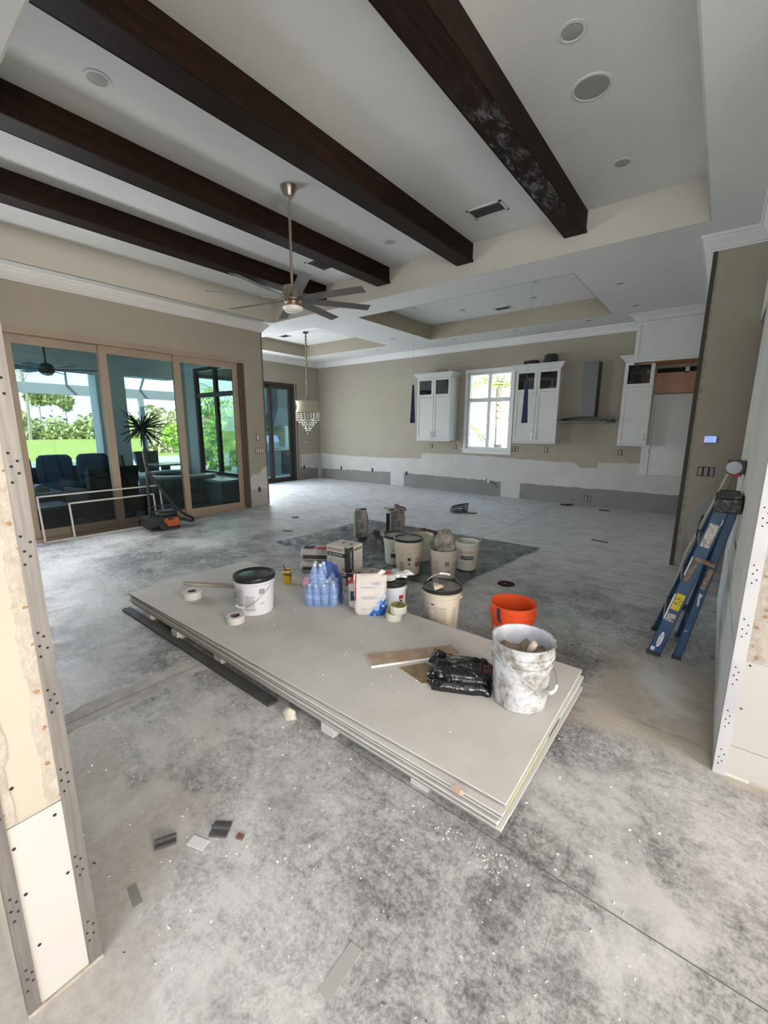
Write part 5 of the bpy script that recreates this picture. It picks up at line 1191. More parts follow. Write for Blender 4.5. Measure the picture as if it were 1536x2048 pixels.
tape('white paper tape roll in front of the white pail', (-2.70, 1.635, ZTOP), .066, .052)
tag(MB().box(-.30, .30, -.012, .012, 0, .0012, Matrix.Translation((-3.15, 1.855, ZTOP+.03)) @ Matrix.Rotation(radians(40), 4, 'Z') @ Matrix.Rotation(radians(4), 4, 'Y')).build('tape_strip', M_TAPE), 'loose strip of paper tape running from the left roll to the white pail', 'tape')
M_MESH = mat('pale_mesh_tape', (.66, .67, .56), .7)
tape('lower pale mesh tape roll with gold label, beside the paper bags', (-1.80, 2.425, ZTOP), .062, .056, m=M_MESH, label=True)
tape('upper pale mesh tape roll balanced on the lower one', (-1.775, 2.445, ZTOP+.058), .062, .056, m=M_MESH, label=True)
tape('roll of tape with orange core lying on the lid behind the bags', (-2.075, 2.70, .348), .07, .05, .04)
tag(MB().lathe([(.0, 0), (.036, 0), (.036, .012), (0, .014)], 20, (-2.075, 2.70, .392)).build('utility_blade', mat('orange_red_plastic', (.5, .1, .04), .5)), 'round orange plastic piece inside the tape roll on the lid', 'tool')
gl = thing('work_glove', 'white knitted work glove on the black lid behind the bags', 'glove', (-2.03, 2.80, .349), -.6)
soft(MB(), -.05, .05, -.05, .05, 0, .035).build('palm', M_WPL, gl, smooth='all')
for k in range(4): MB().tube([(-.035+.023*k, .04, .018), (-.04+.026*k, .085, .03), (-.04+.028*k, .115, .02)], [.011, .011, .008], 8).build('finger', M_WPL, gl, smooth='all')
MB().tube([(.04, -.01, .018), (.075, .015, .022), (.085, .04, .02)], [.012, .011, .008], 8).build('thumb', M_WPL, gl, smooth='all')

# ------------------------------------------------------------------ cup, strips, coil, black bag
cup = thing('drink_cup', 'yellow paper drink cup with black straw on the back of the stack', 'cup', (-3.035, 2.40, ZTOP))
MB().lathe([(0, 0), (.032, 0), (.033, .004), (.045, .128), (.043, .128), (.031, .01), (0, .01)], 28).build('body', mat('yellow_paper_cup', (.72, .40, .015), .45), cup, smooth=True)
MB().lathe([(.044, .118), (.049, .120), (.049, .130), (.044, .133), (.042, .128)], 28).build('rim', mat('clear_lid', (.68, .66, .5), .3), cup, smooth=True)
MB().tube([(0, 0, .03), (-.006, -.008, .12), (-.022, -.026, .185)], .0045, 8).build('straw', M_BLK, cup, smooth=True)
b = MB(); cr = lambda z: .033+.012*z/.13; f = facing(-3.035, 2.4)
for (a0, a1, z0, z1, h0, h1) in ((-.9, .9, .098, .106, .016, .006), (-.2, 1.0, .094, .078, .006, .016)):
    vs = []
    for i in range(13):
        u = i/12; a = f+a0+(a1-a0)*u; z = z0+(z1-z0)*u; hh = h0+(h1-h0)*u
        for s in (-1, 1): rr = cr(z+s*hh/2)+.0012; vs.append((rr*cos(a), rr*sin(a), z+s*hh/2))
    b.add(vs, [(2*i, 2*i+2, 2*i+3, 2*i+1) for i in range(12)])
b.build('green_bands', mat('dark_green_print', (.02, .06, .02), .5), cup, fix=False)
M_TANB = mat('tan_board', (.34, .22, .14), .8, col2=(.46, .36, .28), scale=9); M_WEDGE = mat('white_board_edge', (.66, .63, .59), .9)
def scrap(lb, pts, z, th, m=M_TANB, name='board_offcut', cat='offcut', e=M_WEDGE):
    t = thing(name, lb, cat, (pts[0][0], pts[0][1], z)); P = [(x-pts[0][0], y-pts[0][1]) for x, y in pts]
    MB().prism(P, 'z', 0, th-.001).build('core', e, t); MB().prism(P, 'z', th-.001, th).build('face', m, t); return t
scrap('long tan faced offcut strip lying on the right half of the stack', [(-1.605, 1.875), (-1.50, 1.792), (-1.150, 2.262), (-1.247, 2.325)], ZTOP, .014)
scrap('square plywood offcut under the black plastic bag', [(-1.365, 1.895), (-1.165, 1.845), (-1.06, 2.0), (-1.27, 2.045)], ZTOP, .006, mat('stained_plywood', (.30, .22, .12), .7, col2=(.18, .13, .08), scale=14), e=mat('ply_edge', (.5, .42, .3), .8))
scrap('narrow tan offcut strip lying left of the white pail', [(-3.79, 1.80), (-3.755, 1.765), (-3.10, 2.17), (-3.13, 2.21)], ZTOP, .016)
cl = thing('cable_coil', 'dark red coiled cable behind the white pail', 'cable', (-3.06, 1.975, ZTOP))
for k in range(7):
    MB().tube([(.085*cos(a)+.012*sin(3*k), .085*sin(a)+.012*cos(2*k), .012+k*.016+.018*sin(a+k*1.1)) for a in [2*pi*i/22 for i in range(22)]], .0075, 6, True).build('loop', mat('dark_red_rubber', (.09, .012, .014), .5), cl, smooth=True)
rg = tag(arc_wall(.052, .0545, 0, 360, 0, .0006, 40).build('ring_mark', mat('dried_ring', (.38, .36, .32), .9)), 'faint dried ring mark on the top drywall sheet', 'mark'); rg.location = (-2.19, 1.79, ZTOP)
g = G('black_polythene', .10, .8); g.color((.010, .010, .011)); g.bump(g.noise(7, 2, .5, dist=2.2), .45, .04); M_POLY = g.m
bb = thing('black_plastic_bag', 'folded glossy black plastic bag beside the caked bucket on the stack', 'bag', (-1.015, 2.02, ZTOP), radians(25))
def folded(b, w, d, h, seed, n=26):
    for (sz, z0, z1, off) in ((1, 0, h*.5, (0, 0)), (.88, h*.45, h*.8, (.012, .02)), (.72, h*.75, h, (-.02, .0))):
        vs = []; 
        for j, (s, z) in enumerate(((.96, z0), (1.0, (z0+z1)/2), (.95, z1), (.55, z1+.004), (0.01, z1+.002))):
            for i in range(n*2):
                th = pi*i/n; ex = math.copysign(abs(cos(th))**.4, cos(th)); ey = math.copysign(abs(sin(th))**.4, sin(th))
                k = 1+.16*noise.noise(Vector((cos(th)*3, sin(th)*3, z*20+seed))); 
                vs.append((off[0]+w/2*sz*s*ex*k, off[1]+d/2*sz*s*ey*k, max(.0, z+(.022*noise.noise(Vector((ex*s*3.2, ey*s*3.2, z*9+seed*3))) if j > 0 else 0))))
        N = n*2; b.add(vs, [(j*N+i, j*N+(i+1) % N, (j+1)*N+(i+1) % N, (j+1)*N+i) for j in range(4) for i in range(N)])
    return b
folded(MB(), .37, .28, .095, 3).build('folds', M_POLY, bb, smooth='all')
MB().add([(-.15, .02, .06), (-.09, .12, .09), (-.17, .16, .10), (-.20, .06, .055), (-.14, .09, .13)], [(0, 1, 4), (1, 2, 4), (2, 3, 4), (3, 0, 4), (0, 3, 2, 1)]).build('loose_corner', M_POLY, bb)
# ------------------------------------------------------------------ black plastic sheet on the floor
g = G('dusty_black_sheeting', .28, .6)
nA = g.noise(2.2, 6, .62, dist=.8); nB = g.noise(5.0, 7, .65, g.map((1, 3.2, 1), (0, 0, .5)), dist=1.4)
g.color(g.mix(g.ramp(nA, [(.32, .1), (.58, .95)]), (.012, .015, .019), (.15, .17, .185)))
g.rough(g.ramp(nA, [(.35, .14), (.62, .36)])); g.bump(nB, .9, .03); M_TARP = g.m
def tarp():
    C = [Vector((-4.80, 3.60)), Vector((-1.98, 3.55)), Vector((-1.75, 5.70)), Vector((-4.72, 5.60))]
    def fn(u, v):
        p = (C[0]*(1-u)+C[1]*u)*(1-v)+(C[3]*(1-u)+C[2]*u)*v
        e = min(u, 1-u, v, 1-v); P = Vector((p.x*2.4+p.y*1.1, p.y*2.4-p.x*.8, 0))
        z = .0035+.030*max(0, .35-abs(noise.noise(P*1.5+Vector((3, 1, 0))))*2.2)+.022*max(0, .3-abs(noise.noise(Vector((P.x*2.4, P.y*.8, 5))))*2)
        w = .04*noise.noise(Vector((u*6, v*6, 2)))*(1 if e < .03 else 0)
        return (p.x+w, p.y+w*.6, z if e > .012 else .003+.012*abs(noise.noise(P*3)))
    o = MB().grid(170, 120, fn).build('plastic_sheet', M_TARP, smooth='all', fix=False)
    return tag(o, 'crinkled black plastic sheet spread on the floor under the buckets', 'plastic sheet')
tarp()

# ------------------------------------------------------------------ paper bags
def sack_geo(b, w, d, h, seed, top='pinch', n=40, m=22, amp=.05, M=None):
    vs = []
    for j in range(m+1):
        v = j/m
        tx = 1.0+.04*sin(pi*v); ty = 1.0+.05*sin(pi*v)
        if top == 'pinch' and v > .72: u = (v-.72)/.28; ty *= 1-.80*u**1.3; tx *= 1+.05*u
        if top == 'round' and v > .7: u = (v-.7)/.3; ty *= sqrt(max(0, 1-u*u*.92)); tx *= sqrt(max(0, 1-u*u*.45))
        if v < .08: tx *= .9+.1*v/.08; ty *= .85+.15*v/.08
        for i in range(n):
            th = 2*pi*i/n; ex = math.copysign(abs(cos(th))**.45, cos(th)); ey = math.copysign(abs(sin(th))**.45, sin(th))
            P = Vector((ex*1.5, ey*1.5, v*3+seed*5.3)); k = 1+amp*noise.noise(P*1.8)+amp*.6*noise.noise(P*4)
            vs.append((w/2*tx*ex*k, d/2*ty*ey*k, h*v+(.02*noise.noise(P*2.5)*v)))
    fs = [(j*n+i, j*n+(i+1) % n, (j+1)*n+(i+1) % n, (j+1)*n+i) for j in range(m) for i in range(n)]+[tuple(range(n-1, -1, -1)), tuple(m*n+i for i in range(n))]
    return b.add(vs, fs, M)
def bag_material(name, base, blue=True):
    g = G(name, .8, .25); x, y, z = g.xyz()
    c = g.ramp(g.noise(7, 5), [(.35, base), (.65, tuple(v*.88 for v in base))])
    if blue:   # printed blocky blue corner and a red side stripe
        q = g.n.nodes.new('ShaderNodeTexVoronoi'); q.inputs['Scale'].default_value = 34; g.L(g.map((1, 1, 1.0)), q.inputs['Vector'])
        jag = g.math('MULTIPLY', g.math('SUBTRACT', q.outputs['Color'], .5), .10)
        e = g.math('ADD', g.math('SUBTRACT', g.math('MULTIPLY', x, 1.15), z), jag)
        m = g.step(e, -.035, -.03); sh = g.ramp(q.outputs['Color'], [(.2, (.02, .06, .26)), (.5, (.05, .16, .48)), (.8, (.35, .52, .74))])
        c = g.mix(m, c, sh)
        red = g.math('MULTIPLY', g.step(x, -.118, -.116), g.math('SUBTRACT', 1.0, g.step(x, -.109, -.107)))
        red = g.math('MULTIPLY', red, g.step(z, .12, .13)); c = g.mix(red, c, (.40, .03, .025))
    g.color(c); g.bump(g.noise(9, 5, .6, dist=.8), .5, .012); return g.m
pb = thing('paper_bag', 'large white paper bag with blue blocky print and red stripe on the stack', 'paper bag', (-2.005, 2.385, ZTOP), radians(38), 'bags of setting compound')
sack_geo(MB(), .245, .115, .325, 1, amp=.085).build('body', bag_material('white_blue_bag', (.66, .61, .58)), pb, smooth='all')
MB().add([(.02, -.02, .30), (.115, -.012, .34), (.12, .012, .345), (.02, .02, .30), (.09, 0, .365)], [(0, 1, 4), (1, 2, 4), (2, 3, 4), (3, 0, 4)]).build('top_flap', mat('white_bag_paper', (.68, .65, .64), .8), pb)
for k, (z, w) in enumerate(((.24, .12), (.232, .10), (.165, .10), (.155, .13), (.145, .11), (.06, .06))): MB().box(-.07, -.07+w, -.0665, -.0655, z, z+.003).build('printed_line', mat('pale_blue_print', (.30, .34, .55), .7), pb)
flat_text('FAST', .035, Matrix.Translation((.05, -.0668, .268)) @ Matrix.Rotation(pi/2, 4, 'X'), mat('pale_blue_print', (.30, .34, .55), .7), pb)
pb2 = thing('paper_bag', 'smaller slumped white paper bag with red and navy top, left of the large bag', 'paper bag', (-2.185, 2.44, ZTOP), radians(50), 'bags of setting compound')
sack_geo(MB(), .155, .12, .24, 2, amp=.09).build('body', bag_material('plain_bag', (.62, .57, .54), False), pb2, smooth='all')
b = MB(); sack_geo(b, .158, .08, .05, 9, n=24, m=5, M=Matrix.Translation((0, 0, .195))); b.build('red_top_band', mat('red_white_print', (.42, .03, .03), .7, col2=(.62, .58, .56), scale=22, lo=.48, hi=.52), pb2, smooth='all')
MB().box(-.07, -.02, -.066, -.064, .07, .15).build('navy_mark', mat('navy_print', (.02, .03, .09), .7), pb2)
M_NEWSP = mat('grey_printed_bag', (.42, .39, .355), .85, col2=(.36, .335, .31), scale=6)
def news_bag(lb, loc, rz, h, w, d, seed, top='round'):
    t = thing('paper_bag', lb, 'paper bag', loc, rz, 'grey printed bags on the tarp')
    sack_geo(MB(), w, d, h, seed, top).build('body', M_NEWSP, t, smooth='all')
    q = random.Random(seed); yy = -d/2*1.075
    for (x0, x1, z0, z1) in ((-.09, .01, .27, .40), (-.09, -.02, .10, .25), (-.01, .05, .14, .24), (-.08, .03, .03, .08)):
        b = MB(); z = z0*h/.42
        while z < z1*h/.42: b.box(x0*w/.22, x1*w/.22-q.uniform(0, .012), yy-.001, yy, z, z+.004); z += .0085
        b.build('printed_block', mat('bag_print', (.10, .10, .10), .8), t)
    MB().lathe([(0, 0), (.045, 0), (.045, .002), (0, .002)], 20, M=Matrix.Translation((w*.53, 0, h*.62)) @ Matrix.Rotation(pi/2, 4, 'Y') @ Matrix.Scale(1.5, 4, (1, 0, 0))).build('round_logo', mat('navy_red_print', (.02, .02, .05), .7), t)
    return t
t = news_bag('upright grey printed paper bag at the far left of the tarp', (-4.02, 4.56, .012), radians(45), .43, .20, .13, 3)
MB().box(.0, .085, -.03, .03, .415, .43).build('open_top', mat('dark_bag_mouth', (.06, .05, .045), .9), t)
t = news_bag('grey printed paper bag stuffed with scraps, at the back of the tarp', (-3.77, 5.10, .012), radians(48), .36, .24, .17, 4, 'open')
q = random.Random(31); SM = [mat('scrap_grey', (.33, .31, .29), .9), mat('scrap_tan', (.36, .28, .2), .9), mat('scrap_white', (.55, .53, .5), .9), mat('scrap_brown', (.16, .09, .06), .9), mat('scrap_pink', (.40, .26, .25), .9)]
for k in range(34):
    a = q.uniform(0, 2*pi); r = q.uniform(0, .14); w, l = q.uniform(.03, .07), q.uniform(.05, .14)
    M = Matrix.Translation((r*cos(a)*1.1, r*sin(a)*.8, .345+q.uniform(0, .075)-.2*r)) @ Matrix.Rotation(a, 4, 'Z') @ Matrix.Rotation(q.uniform(-.5, .9), 4, 'Y') @ Matrix.Rotation(q.uniform(-.6, .6), 4, 'X')
    MB().add([(-l/2, -w/2, 0), (0, -w/2*1.1, .01), (l/2, -w/2*.7, 0), (l/2, w/2, .006), (0, w/2, .012), (-l/2, w/2*.8, 0), (-l/2, -w/2, .006), (0, -w/2*1.1, .016), (l/2, -w/2*.7, .006), (l/2, w/2, .012), (0, w/2, .018), (-l/2, w/2*.8, .006)], [(0, 1, 4, 5), (1, 2, 3, 4), (11, 10, 7, 6), (10, 9, 8, 7), (0, 6, 7, 1), (1, 7, 8, 2), (2, 8, 9, 3), (3, 9, 10, 4), (4, 10, 11, 5), (5, 11, 6, 0)], M).build('scrap', SM[k % 5], t)
MB().box(-.17, -.12, -.1, -.09, .02, .33).build('black_strip', M_BLK, t)
for k, (x, y, rz, lb) in enumerate(((-3.75, 4.80, .4, 'black mud pan lying on the tarp beside the upright bag'), (-3.52, 4.62, 1.2, 'grey mud pan tipped on its side in front of the scrap bag'))):
    p = thing('mud_pan', lb, 'mud pan', (x, y, .014), rz, 'mud pans on the tarp'); m_ = (mat('black_pan', (.045, .042, .04), .5, col2=(.25, .235, .215), scale=16), M_HANDLE)[k]
    b = MB(); T = Matrix.Rotation(radians(18 if k else 0), 4, 'Y')
    o = [(-.16, -.045, 0), (.16, -.045, 0), (.16, .045, 0), (-.16, .045, 0), (-.175, -.065, .085), (.175, -.065, .085), (.175, .065, .085), (-.175, .065, .085)]
    i_ = [(x_*.95, y_*.9, .006 if z_ == 0 else .085) for x_, y_, z_ in o]
    b.add([(x_, y_, z_+(.05 if k else 0)) for x_, y_, z_ in o+i_], [(0, 3, 2, 1), (0, 1, 5, 4), (1, 2, 6, 5), (2, 3, 7, 6), (3, 0, 4, 7), (8, 9, 10, 11), (8, 12, 13, 9), (9, 13, 14, 10), (10, 14, 15, 11), (11, 15, 12, 8), (4, 5, 13, 12), (5, 6, 14, 13), (6, 7, 15, 14), (7, 4, 12, 15)], T); b.build('pan', m_, p)
kf = thing('putty_knife', 'putty knife with orange handle lying across the mud pan', 'putty knife', (-3.74, 4.79, .10), 2.2)
MB().box(-.12, .0, -.03, .03, 0, .003).build('blade', M_HANDLE, kf); MB().box(0, .12, -.013, .013, -.003, .017).build('handle', mat('orange_grip', (.5, .26, .06), .5), kf, bevel=.004)
kf = thing('steel_trowel', 'wide steel trowel leaning on the tipped mud pan', 'trowel', (-3.50, 4.52, .02), .7)
MB().box(-.13, .13, -.055, .055, 0, .003, Matrix.Rotation(radians(20), 4, 'X')).build('blade', M_HANDLE, kf); MB().cyl((-.06, 0, .05), (.06, 0, .05), .014).build('handle', M_FANB, kf); MB().cyl((0, 0, .0), (0, 0, .05), .006).build('shank', M_HANDLE, kf)
for k, (x, y, h, lb, m_) in enumerate(((-3.30, 5.2, .11, 'small heap of crumpled brown rubbish right of the scrap bag', SM[3]), (-2.93, 5.02, .09, 'crumpled grey plastic right of the brown rubbish', SM[0]))):
    t = thing('crumpled_rubbish', lb, 'rubbish', (x, y, .014), k); crumple(MB(), 0, 0, 0, .15, .11, h, k+3, amp=.5).build('heap', m_, t)

# ------------------------------------------------------------------ boxes and bags left of the buckets
M_CARD = mat('white_printed_carton', (.60, .56, .51), .8, col2=(.55, .515, .47), scale=5)
def carton(lb, loc, rz, w, d, h, full=True):
    t = thing('carton', lb, 'box', loc, rz, 'cartons of joint compound')
    MB().box(-w/2, w/2, -d/2, d/2, 0, h).build('box', M_CARD, t, bevel=.004)
    e = .0012
    RX = Matrix.Rotation(pi/2, 4, 'X'); 
    # front (-y) face
    F = lambda x, z: Matrix.Translation((x, -d/2-e*1.6, z)) @ RX
    flat_text('PROFORM', .043, F(-.025, h*.86), mat('dark_red_print', (.16, .02, .02), .6), t)
    MB().box(-w/2+.008, w/2-.012, -d/2-e, -d/2, h*.58, h*.74).build('black_band', M_INK, t); flat_text('ALL PURPOSE', .030, F(-.025, h*.66), M_WPL, t)
    for k in range(5): MB().box(-w/2+.02, -w/2+.02+.07*(1-.1*k), -d/2-e, -d/2, h*(.45-.05*k), h*(.45-.05*k)+.004).build('printed_line', mat('worn_print', (.22, .2, .18), .7), t)
    MB().prism([(.05, h*.06), (.10, h*.04), (.105, h*.12), (.08, h*.17), (.06, h*.14)], 'y', -d/2-e, -d/2).build('red_mark', mat('pale_red_print', (.5, .2, .18), .7), t)
    # corner band and right (+x) face
    MB().box(w/2, w/2+e, -d/2, -d/2+d*.34, .0, h).box(w/2-.05, w/2+e, -d/2-e, -d/2, 0, h).build('black_corner', M_INK, t)
    G2 = lambda y, z, r=0: Matrix.Translation((w/2+e*1.6, y, z)) @ Matrix.Rotation(pi/2, 4, 'Z') @ RX @ Matrix.Rotation(r, 4, 'Z')
    flat_text('PROFORM', .042, G2(-d/2+d*.17, h*.5, pi/2), M_WPL, t)
    if full:
        MB().box(w/2, w/2+e, -d/2+d*.40, d/2-.01, h*.80, h*.90).build('black_band', M_INK, t); flat_text('ALL PURPOSE', .022, G2(d*.19, h*.85), M_WPL, t)
        for k in range(9): MB().box(w/2, w/2+e, -d/2+d*.42, d*.18, h*(.72-.055*k), h*(.72-.055*k)+.003).box(w/2, w/2+e, d*.23, d*.42, h*(.66-.05*k), h*(.66-.05*k)+.003).build('printed_line', mat('pale_print', (.5, .5, .52), .6), t)
    # top flaps
    MB().box(-w/2+.01, w/2-.01, -.002, .002, h, h+.0012).build('flap_seam', M_SEAM, t)
    flat_text('PROFORM', .03, Matrix.Translation((.02, d*.2, h+.002)) @ Matrix.Rotation(.0, 4, 'Z'), mat('dark_red_print', (.16, .02, .02), .6), t)
    for s in (-1, 1): MB().cyl((s*.05+.02, d*.08, h), (s*.05+.02, d*.08, h+.001), .016, n=14).build('hand_hole', M_INK, t)
    return t
carton('lower joint compound carton under the upper carton', (-2.975, 3.115, 0), radians(10), .30, .25, .135, False)
carton('upper joint compound carton with black lettering left of the buckets', (-2.985, 3.13, .1362), radians(6), .285, .25, .265)
carton('small open carton right of the stacked cartons', (-2.64, 3.19, 0), radians(-3), .21, .19, .15, False)
rb_ = thing('blue_label_jar', 'small jar with dark blue label behind the pail lid', 'jar', (-2.44, 3.30, 0), 0)
MB().lathe([(0, 0), (.055, 0), (.057, .15), (.05, .165), (.0, .17)], 20).build('body', MATS['navy_print'], rb_, smooth=True); MB().lathe([(.04, .165), (.04, .185), (0, .187)], 16).build('cap', M_WPL, rb_, smooth=True)
for k, (x, y, z, lb) in enumerate(((-3.42, 3.20, 0, 'lower grey white compound bag lying left of the cartons'), (-3.43, 3.215, .131, 'upper grey white compound bag lying left of the cartons'))):
    t = thing('compound_bag', lb, 'paper bag', (x, y, z), radians(35), 'compound bags lying left of the cartons')
    soft(MB(), -.24, .24, -.15, .15, 0, .13).build('body', mat('grey_white_bag', (.50, .48, .45), .75, col2=(.42, .40, .38), scale=8, bump=.6, bscale=14), t, smooth='all')
    MB().lathe([(0, 0), (.05, 0), (.05, .002), (0, .002)], 20, M=Matrix.Translation((.02, -.03, .13)) @ Matrix.Scale(1.6, 4, (1, 0, 0))).build('red_logo', M_RED, t); MB().box(-.2, -.08, -.06, .06, .129, .1305).build('navy_mark', MATS['navy_print'], t)
    MB().box(-.18, .1, -.151, -.149, .04, .08).build('side_print', M_INK, t)

# ------------------------------------------------------------------ torn pack of water bottles
wp_ = thing('water_bottle_pack', 'torn blue shrink wrapped pack of clear water bottles on the stack', 'bottle pack', (-2.455, 2.30, ZTOP), radians(38))
M_PET = mat('clear_blue_plastic', (.30, .46, .80), .08, alpha=.55, spec=.8); M_FILM = mat('blue_shrink_film', (.035, .09, .50), .25, alpha=.80, spec=.7, col2=(.05, .16, .62), scale=9); M_FILMC = mat('clear_shrink_film', (.30, .45, .80), .10, alpha=.26, bump=.8, bscale=40, spec=.9)
M_LAB = mat('blue_bottle_label', (.10, .22, .55), .4, col2=(.45, .55, .75), scale=30); M_CAPB = mat('pale_cap', (.62, .66, .72), .4)
bme = MB().lathe([(0, 0), (.026, 0), (.031, .006), (.0315, .05), (.029, .055), (.0315, .06), (.0315, .115), (.026, .14), (.0135, .163), (.0135, .172), (0, .172)], 14).mesh('bottle', M_PET, smooth=True)
lme = MB().lathe([(.0322, .062), (.0322, .105)], 14).mesh('label', M_LAB, smooth=True); cme = MB().lathe([(0, .187), (.0145, .187), (.0145, .168), (0, .168)], 12).mesh('cap', M_CAPB)
q = random.Random(44)
spots = [(-.10+.066*i, -.066+.066*j, 0) for i in range(4) for j in range(3)]+[(-.066+.066*i, -.033+.066*j, .155) for i in range(2) for j in range(2)]
for x, y, z in spots:
    r_ = (q.uniform(-.1, .1), q.uniform(-.1, .1), q.uniform(0, 6)); bo = put(bme, 'bottle', wp_, (x, y, z+.002), r_)
    put(lme, 'label', bo); put(cme, 'cap', bo)
def film(u, v, s=1.0, seed=1):
    a = -pi*.95+2*pi*.95*u; ex = math.copysign(abs(cos(a))**.6, cos(a)); ey = math.copysign(abs(sin(a))**.6, sin(a))
    P = Vector((ex*2, ey*2, v*3+seed)); k = 1+.10*noise.noise(P*1.7)+.05*noise.noise(P*5)
    tp = 1-.35*max(0, v-.55)/.45
    return (.148*s*ex*k*tp, .118*s*ey*k*tp, .001+(.27+.06*noise.noise(Vector((ex, ey, seed*2.0))))*v)
MB().grid(48, 20, lambda u, v: film(u, v, 1.0, 2)).build('clear_film', M_FILMC, wp_, smooth='all', fix=False)
MB().grid(24, 22, lambda u, v: (lambda p: (p[0]*1.03+.006, p[1]*1.05+.006, p[2]*1.2))(film(.44+.34*u, v, 1.02, 5))).build('blue_film', M_FILM, wp_, smooth='all', fix=False)
MB().add([(-.15, -.07, .18), (-.10, -.12, .20), (-.09, -.10, .25), (-.14, -.05, .24)], [(0, 1, 2, 3)]).build('pink_label', mat('pink_print', (.55, .2, .3), .5), wp_)

# ------------------------------------------------------------------ coil, floor drain, floor scraps
hc = thing('black_cable_coil', 'coil of thin black cable on the far kitchen floor', 'cable', (-3.86, 7.27, .0))
for k in range(5): MB().tube([(.16*cos(a)+.01*k, .16*sin(a)+.01*sin(k), .015+.022*k+.05*(1+sin(a+.4*k))*(k/5)) for a in [2*pi*i/26 for i in range(26)]], .010, 6, True).build('loop', M_FANB, hc, smooth=True)
MB().tube([(.15, 0, .012), (.28, -.03, .01), (.36, .05, .01)], .009, 6).build('tail', M_FANB, hc)
fd_ = thing('floor_outlet', 'dark round floor opening with a red mark beyond the orange bucket', 'floor outlet', (-1.585, 4.10, 0))
MB().lathe([(0, .003), (.075, .003), (.085, .004), (.09, 0), (0, 0)], 28).build('opening', M_BLACK, fd_, smooth=True); MB().box(-.02, .012, -.03, -.01, .003, .012).build('red_wire', M_RED, fd_)
def bit(lb, x, y, w, d, rz, m, h=.006, name='metal_offcut', cat='offcut', prof=True):
    t = thing(name, lb, cat, (x, y, 0), rz, 'scraps on the near floor')
    if prof: MB().box(-w/2, w/2, -d/2, -d*.05, 0, h).box(-w/2, w/2, d*.05, d/2, 0, h).box(-w/2, w/2, -d*.05, d*.05, 0, h*.4).build('plate', m, t); MB().box(-w/2, w/2, -d*.08, d*.08, h, h*2.2).build('bead', m, t)
    else: MB().box(-w/2, w/2, -d/2, d/2, 0, h).build('plate', m, t)
M_ZINC = mat('dark_zinc', (.12, .12, .118), .45, .5)
bit('dark grey folded metal offcut at the left of the near floor', -1.515, .552, .075, .042, radians(62), M_ZINC, .012); bit('wider dark metal offcut right of the first one on the near floor', -1.395, .715, .07, .065, radians(35), M_ZINC, .01)
bit('white paper scrap between the two metal offcuts', -1.415, .63, .075, .04, radians(20), mat('white_scrap', (.62, .62, .62), .9), .003, 'paper_scrap', 'paper', False); bit('flat grey strip near the left jamb', -1.405, .395, .085, .028, radians(-8), mat('grey_strip', (.22, .215, .2), .8), .003, 'strip_scrap', 'offcut', False)
bit('small brown plaster flake beside the wide metal offcut', -1.305, .745, .028, .02, .4, SM[3], .01, 'plaster_flake', 'debris', False)
bit('pale grey strip scrap at the bottom of the picture', -.70, .69, .15, .045, radians(92), mat('pale_grey_strip', (.36, .35, .335), .9), .002, 'strip_scrap', 'offcut', False)
bit('dark scrap at the lower right edge of the floor', .07, 1.02, .07, .04, radians(10), M_ZINC, .004, 'strip_scrap', 'offcut', False)
for k, (x, y, w, d, rz, lb) in enumerate(((-5.2, 4.15, .16, .03, .4, 'dark stick scrap on the floor left of the tarp'), (-5.9, 4.9, .12, .06, 1, 'small dark scrap on the floor near the left wall end'), (-1.2, 6.6, .22, .035, -.2, 'long dark splinter on the floor near the pillar'), (-1.66, 9.25, .18, .07, .1, 'dark scrap at the foot of the kitchen wall'), (-4.6, 2.9, .09, .025, .9, 'white paper chip on the floor left of the stack'), (-.05, 4.5, .09, .06, 0.1, 'dark block on the floor behind the ladder'))):
    bit(lb, x, y, w, d, rz, (M_ZINC, M_FANB, SM[3], M_FANB, MATS['white_scrap'], M_FANB)[k], .012 if k != 5 else .04, 'floor_scrap', 'debris', False)

# ------------------------------------------------------------------ step ladder leaning folded against the right wall
M_LBLUE = mat('blue_fibreglass', (.012, .052, .118), .5, col2=(.018, .07, .148), scale=4); M_LDARK = mat('dark_blue_inside', (.012, .045, .10), .6); M_LCAP = mat('black_ladder_cap', (.02, .02, .02), .6, col2=(.12, .12, .11), scale=30, lo=.52, hi=.6)
lad = thing('step_ladder', 'blue fibreglass step ladder folded and leaning against the right wall', 'ladder', (0, 0, 0))
def rail(p0, p1, w, d, nm='rail'):
    """channel rail: web facing -y, flanges behind"""
    p0 = Vector(p0); p1 = Vector(p1); up_ = (p1-p0).normalized(); sd = Vector((up_.z, 0, -up_.x)).normalized(); bk = Vector((0, 1, 0))
    b = MB()
    for (a0, a1, c0, c1) in ((-w/2, w/2, 0, .006), (-w/2, -w/2+.005, 0, d), (w/2-.005, w/2, 0, d)):
        vs = []
        for p in (p0, p1):
            for a, c in ((a0, c0), (a1, c0), (a1, c1), (a0, c1)): vs.append(p+sd*a+bk*c)
        b.add(vs, [(0, 3, 2, 1), (4, 5, 6, 7), (0, 1, 5, 4), (1, 2, 6, 5), (2, 3, 7, 6), (3, 0, 4, 7)])
    return b.build(nm, M_LBLUE, lad), sd, up_
A0, A1 = (-.192, 3.41, .0), (.065, 3.455, 1.10); B0, B1 = (-.056, 3.44, .0), (.125, 3.47, 1.10)
A2, A3 = (-.215, 3.86, .0), (.060, 3.80, 1.10); B2, B3 = (-.068, 3.85, .0), (.120, 3.79, 1.10)
_, sdA, upA = rail(A0, A1, .078, .03); rail(B0, B1, .048, .025); rail(A2, A3, .07, -.03); rail(B2, B3, .045, -.025)
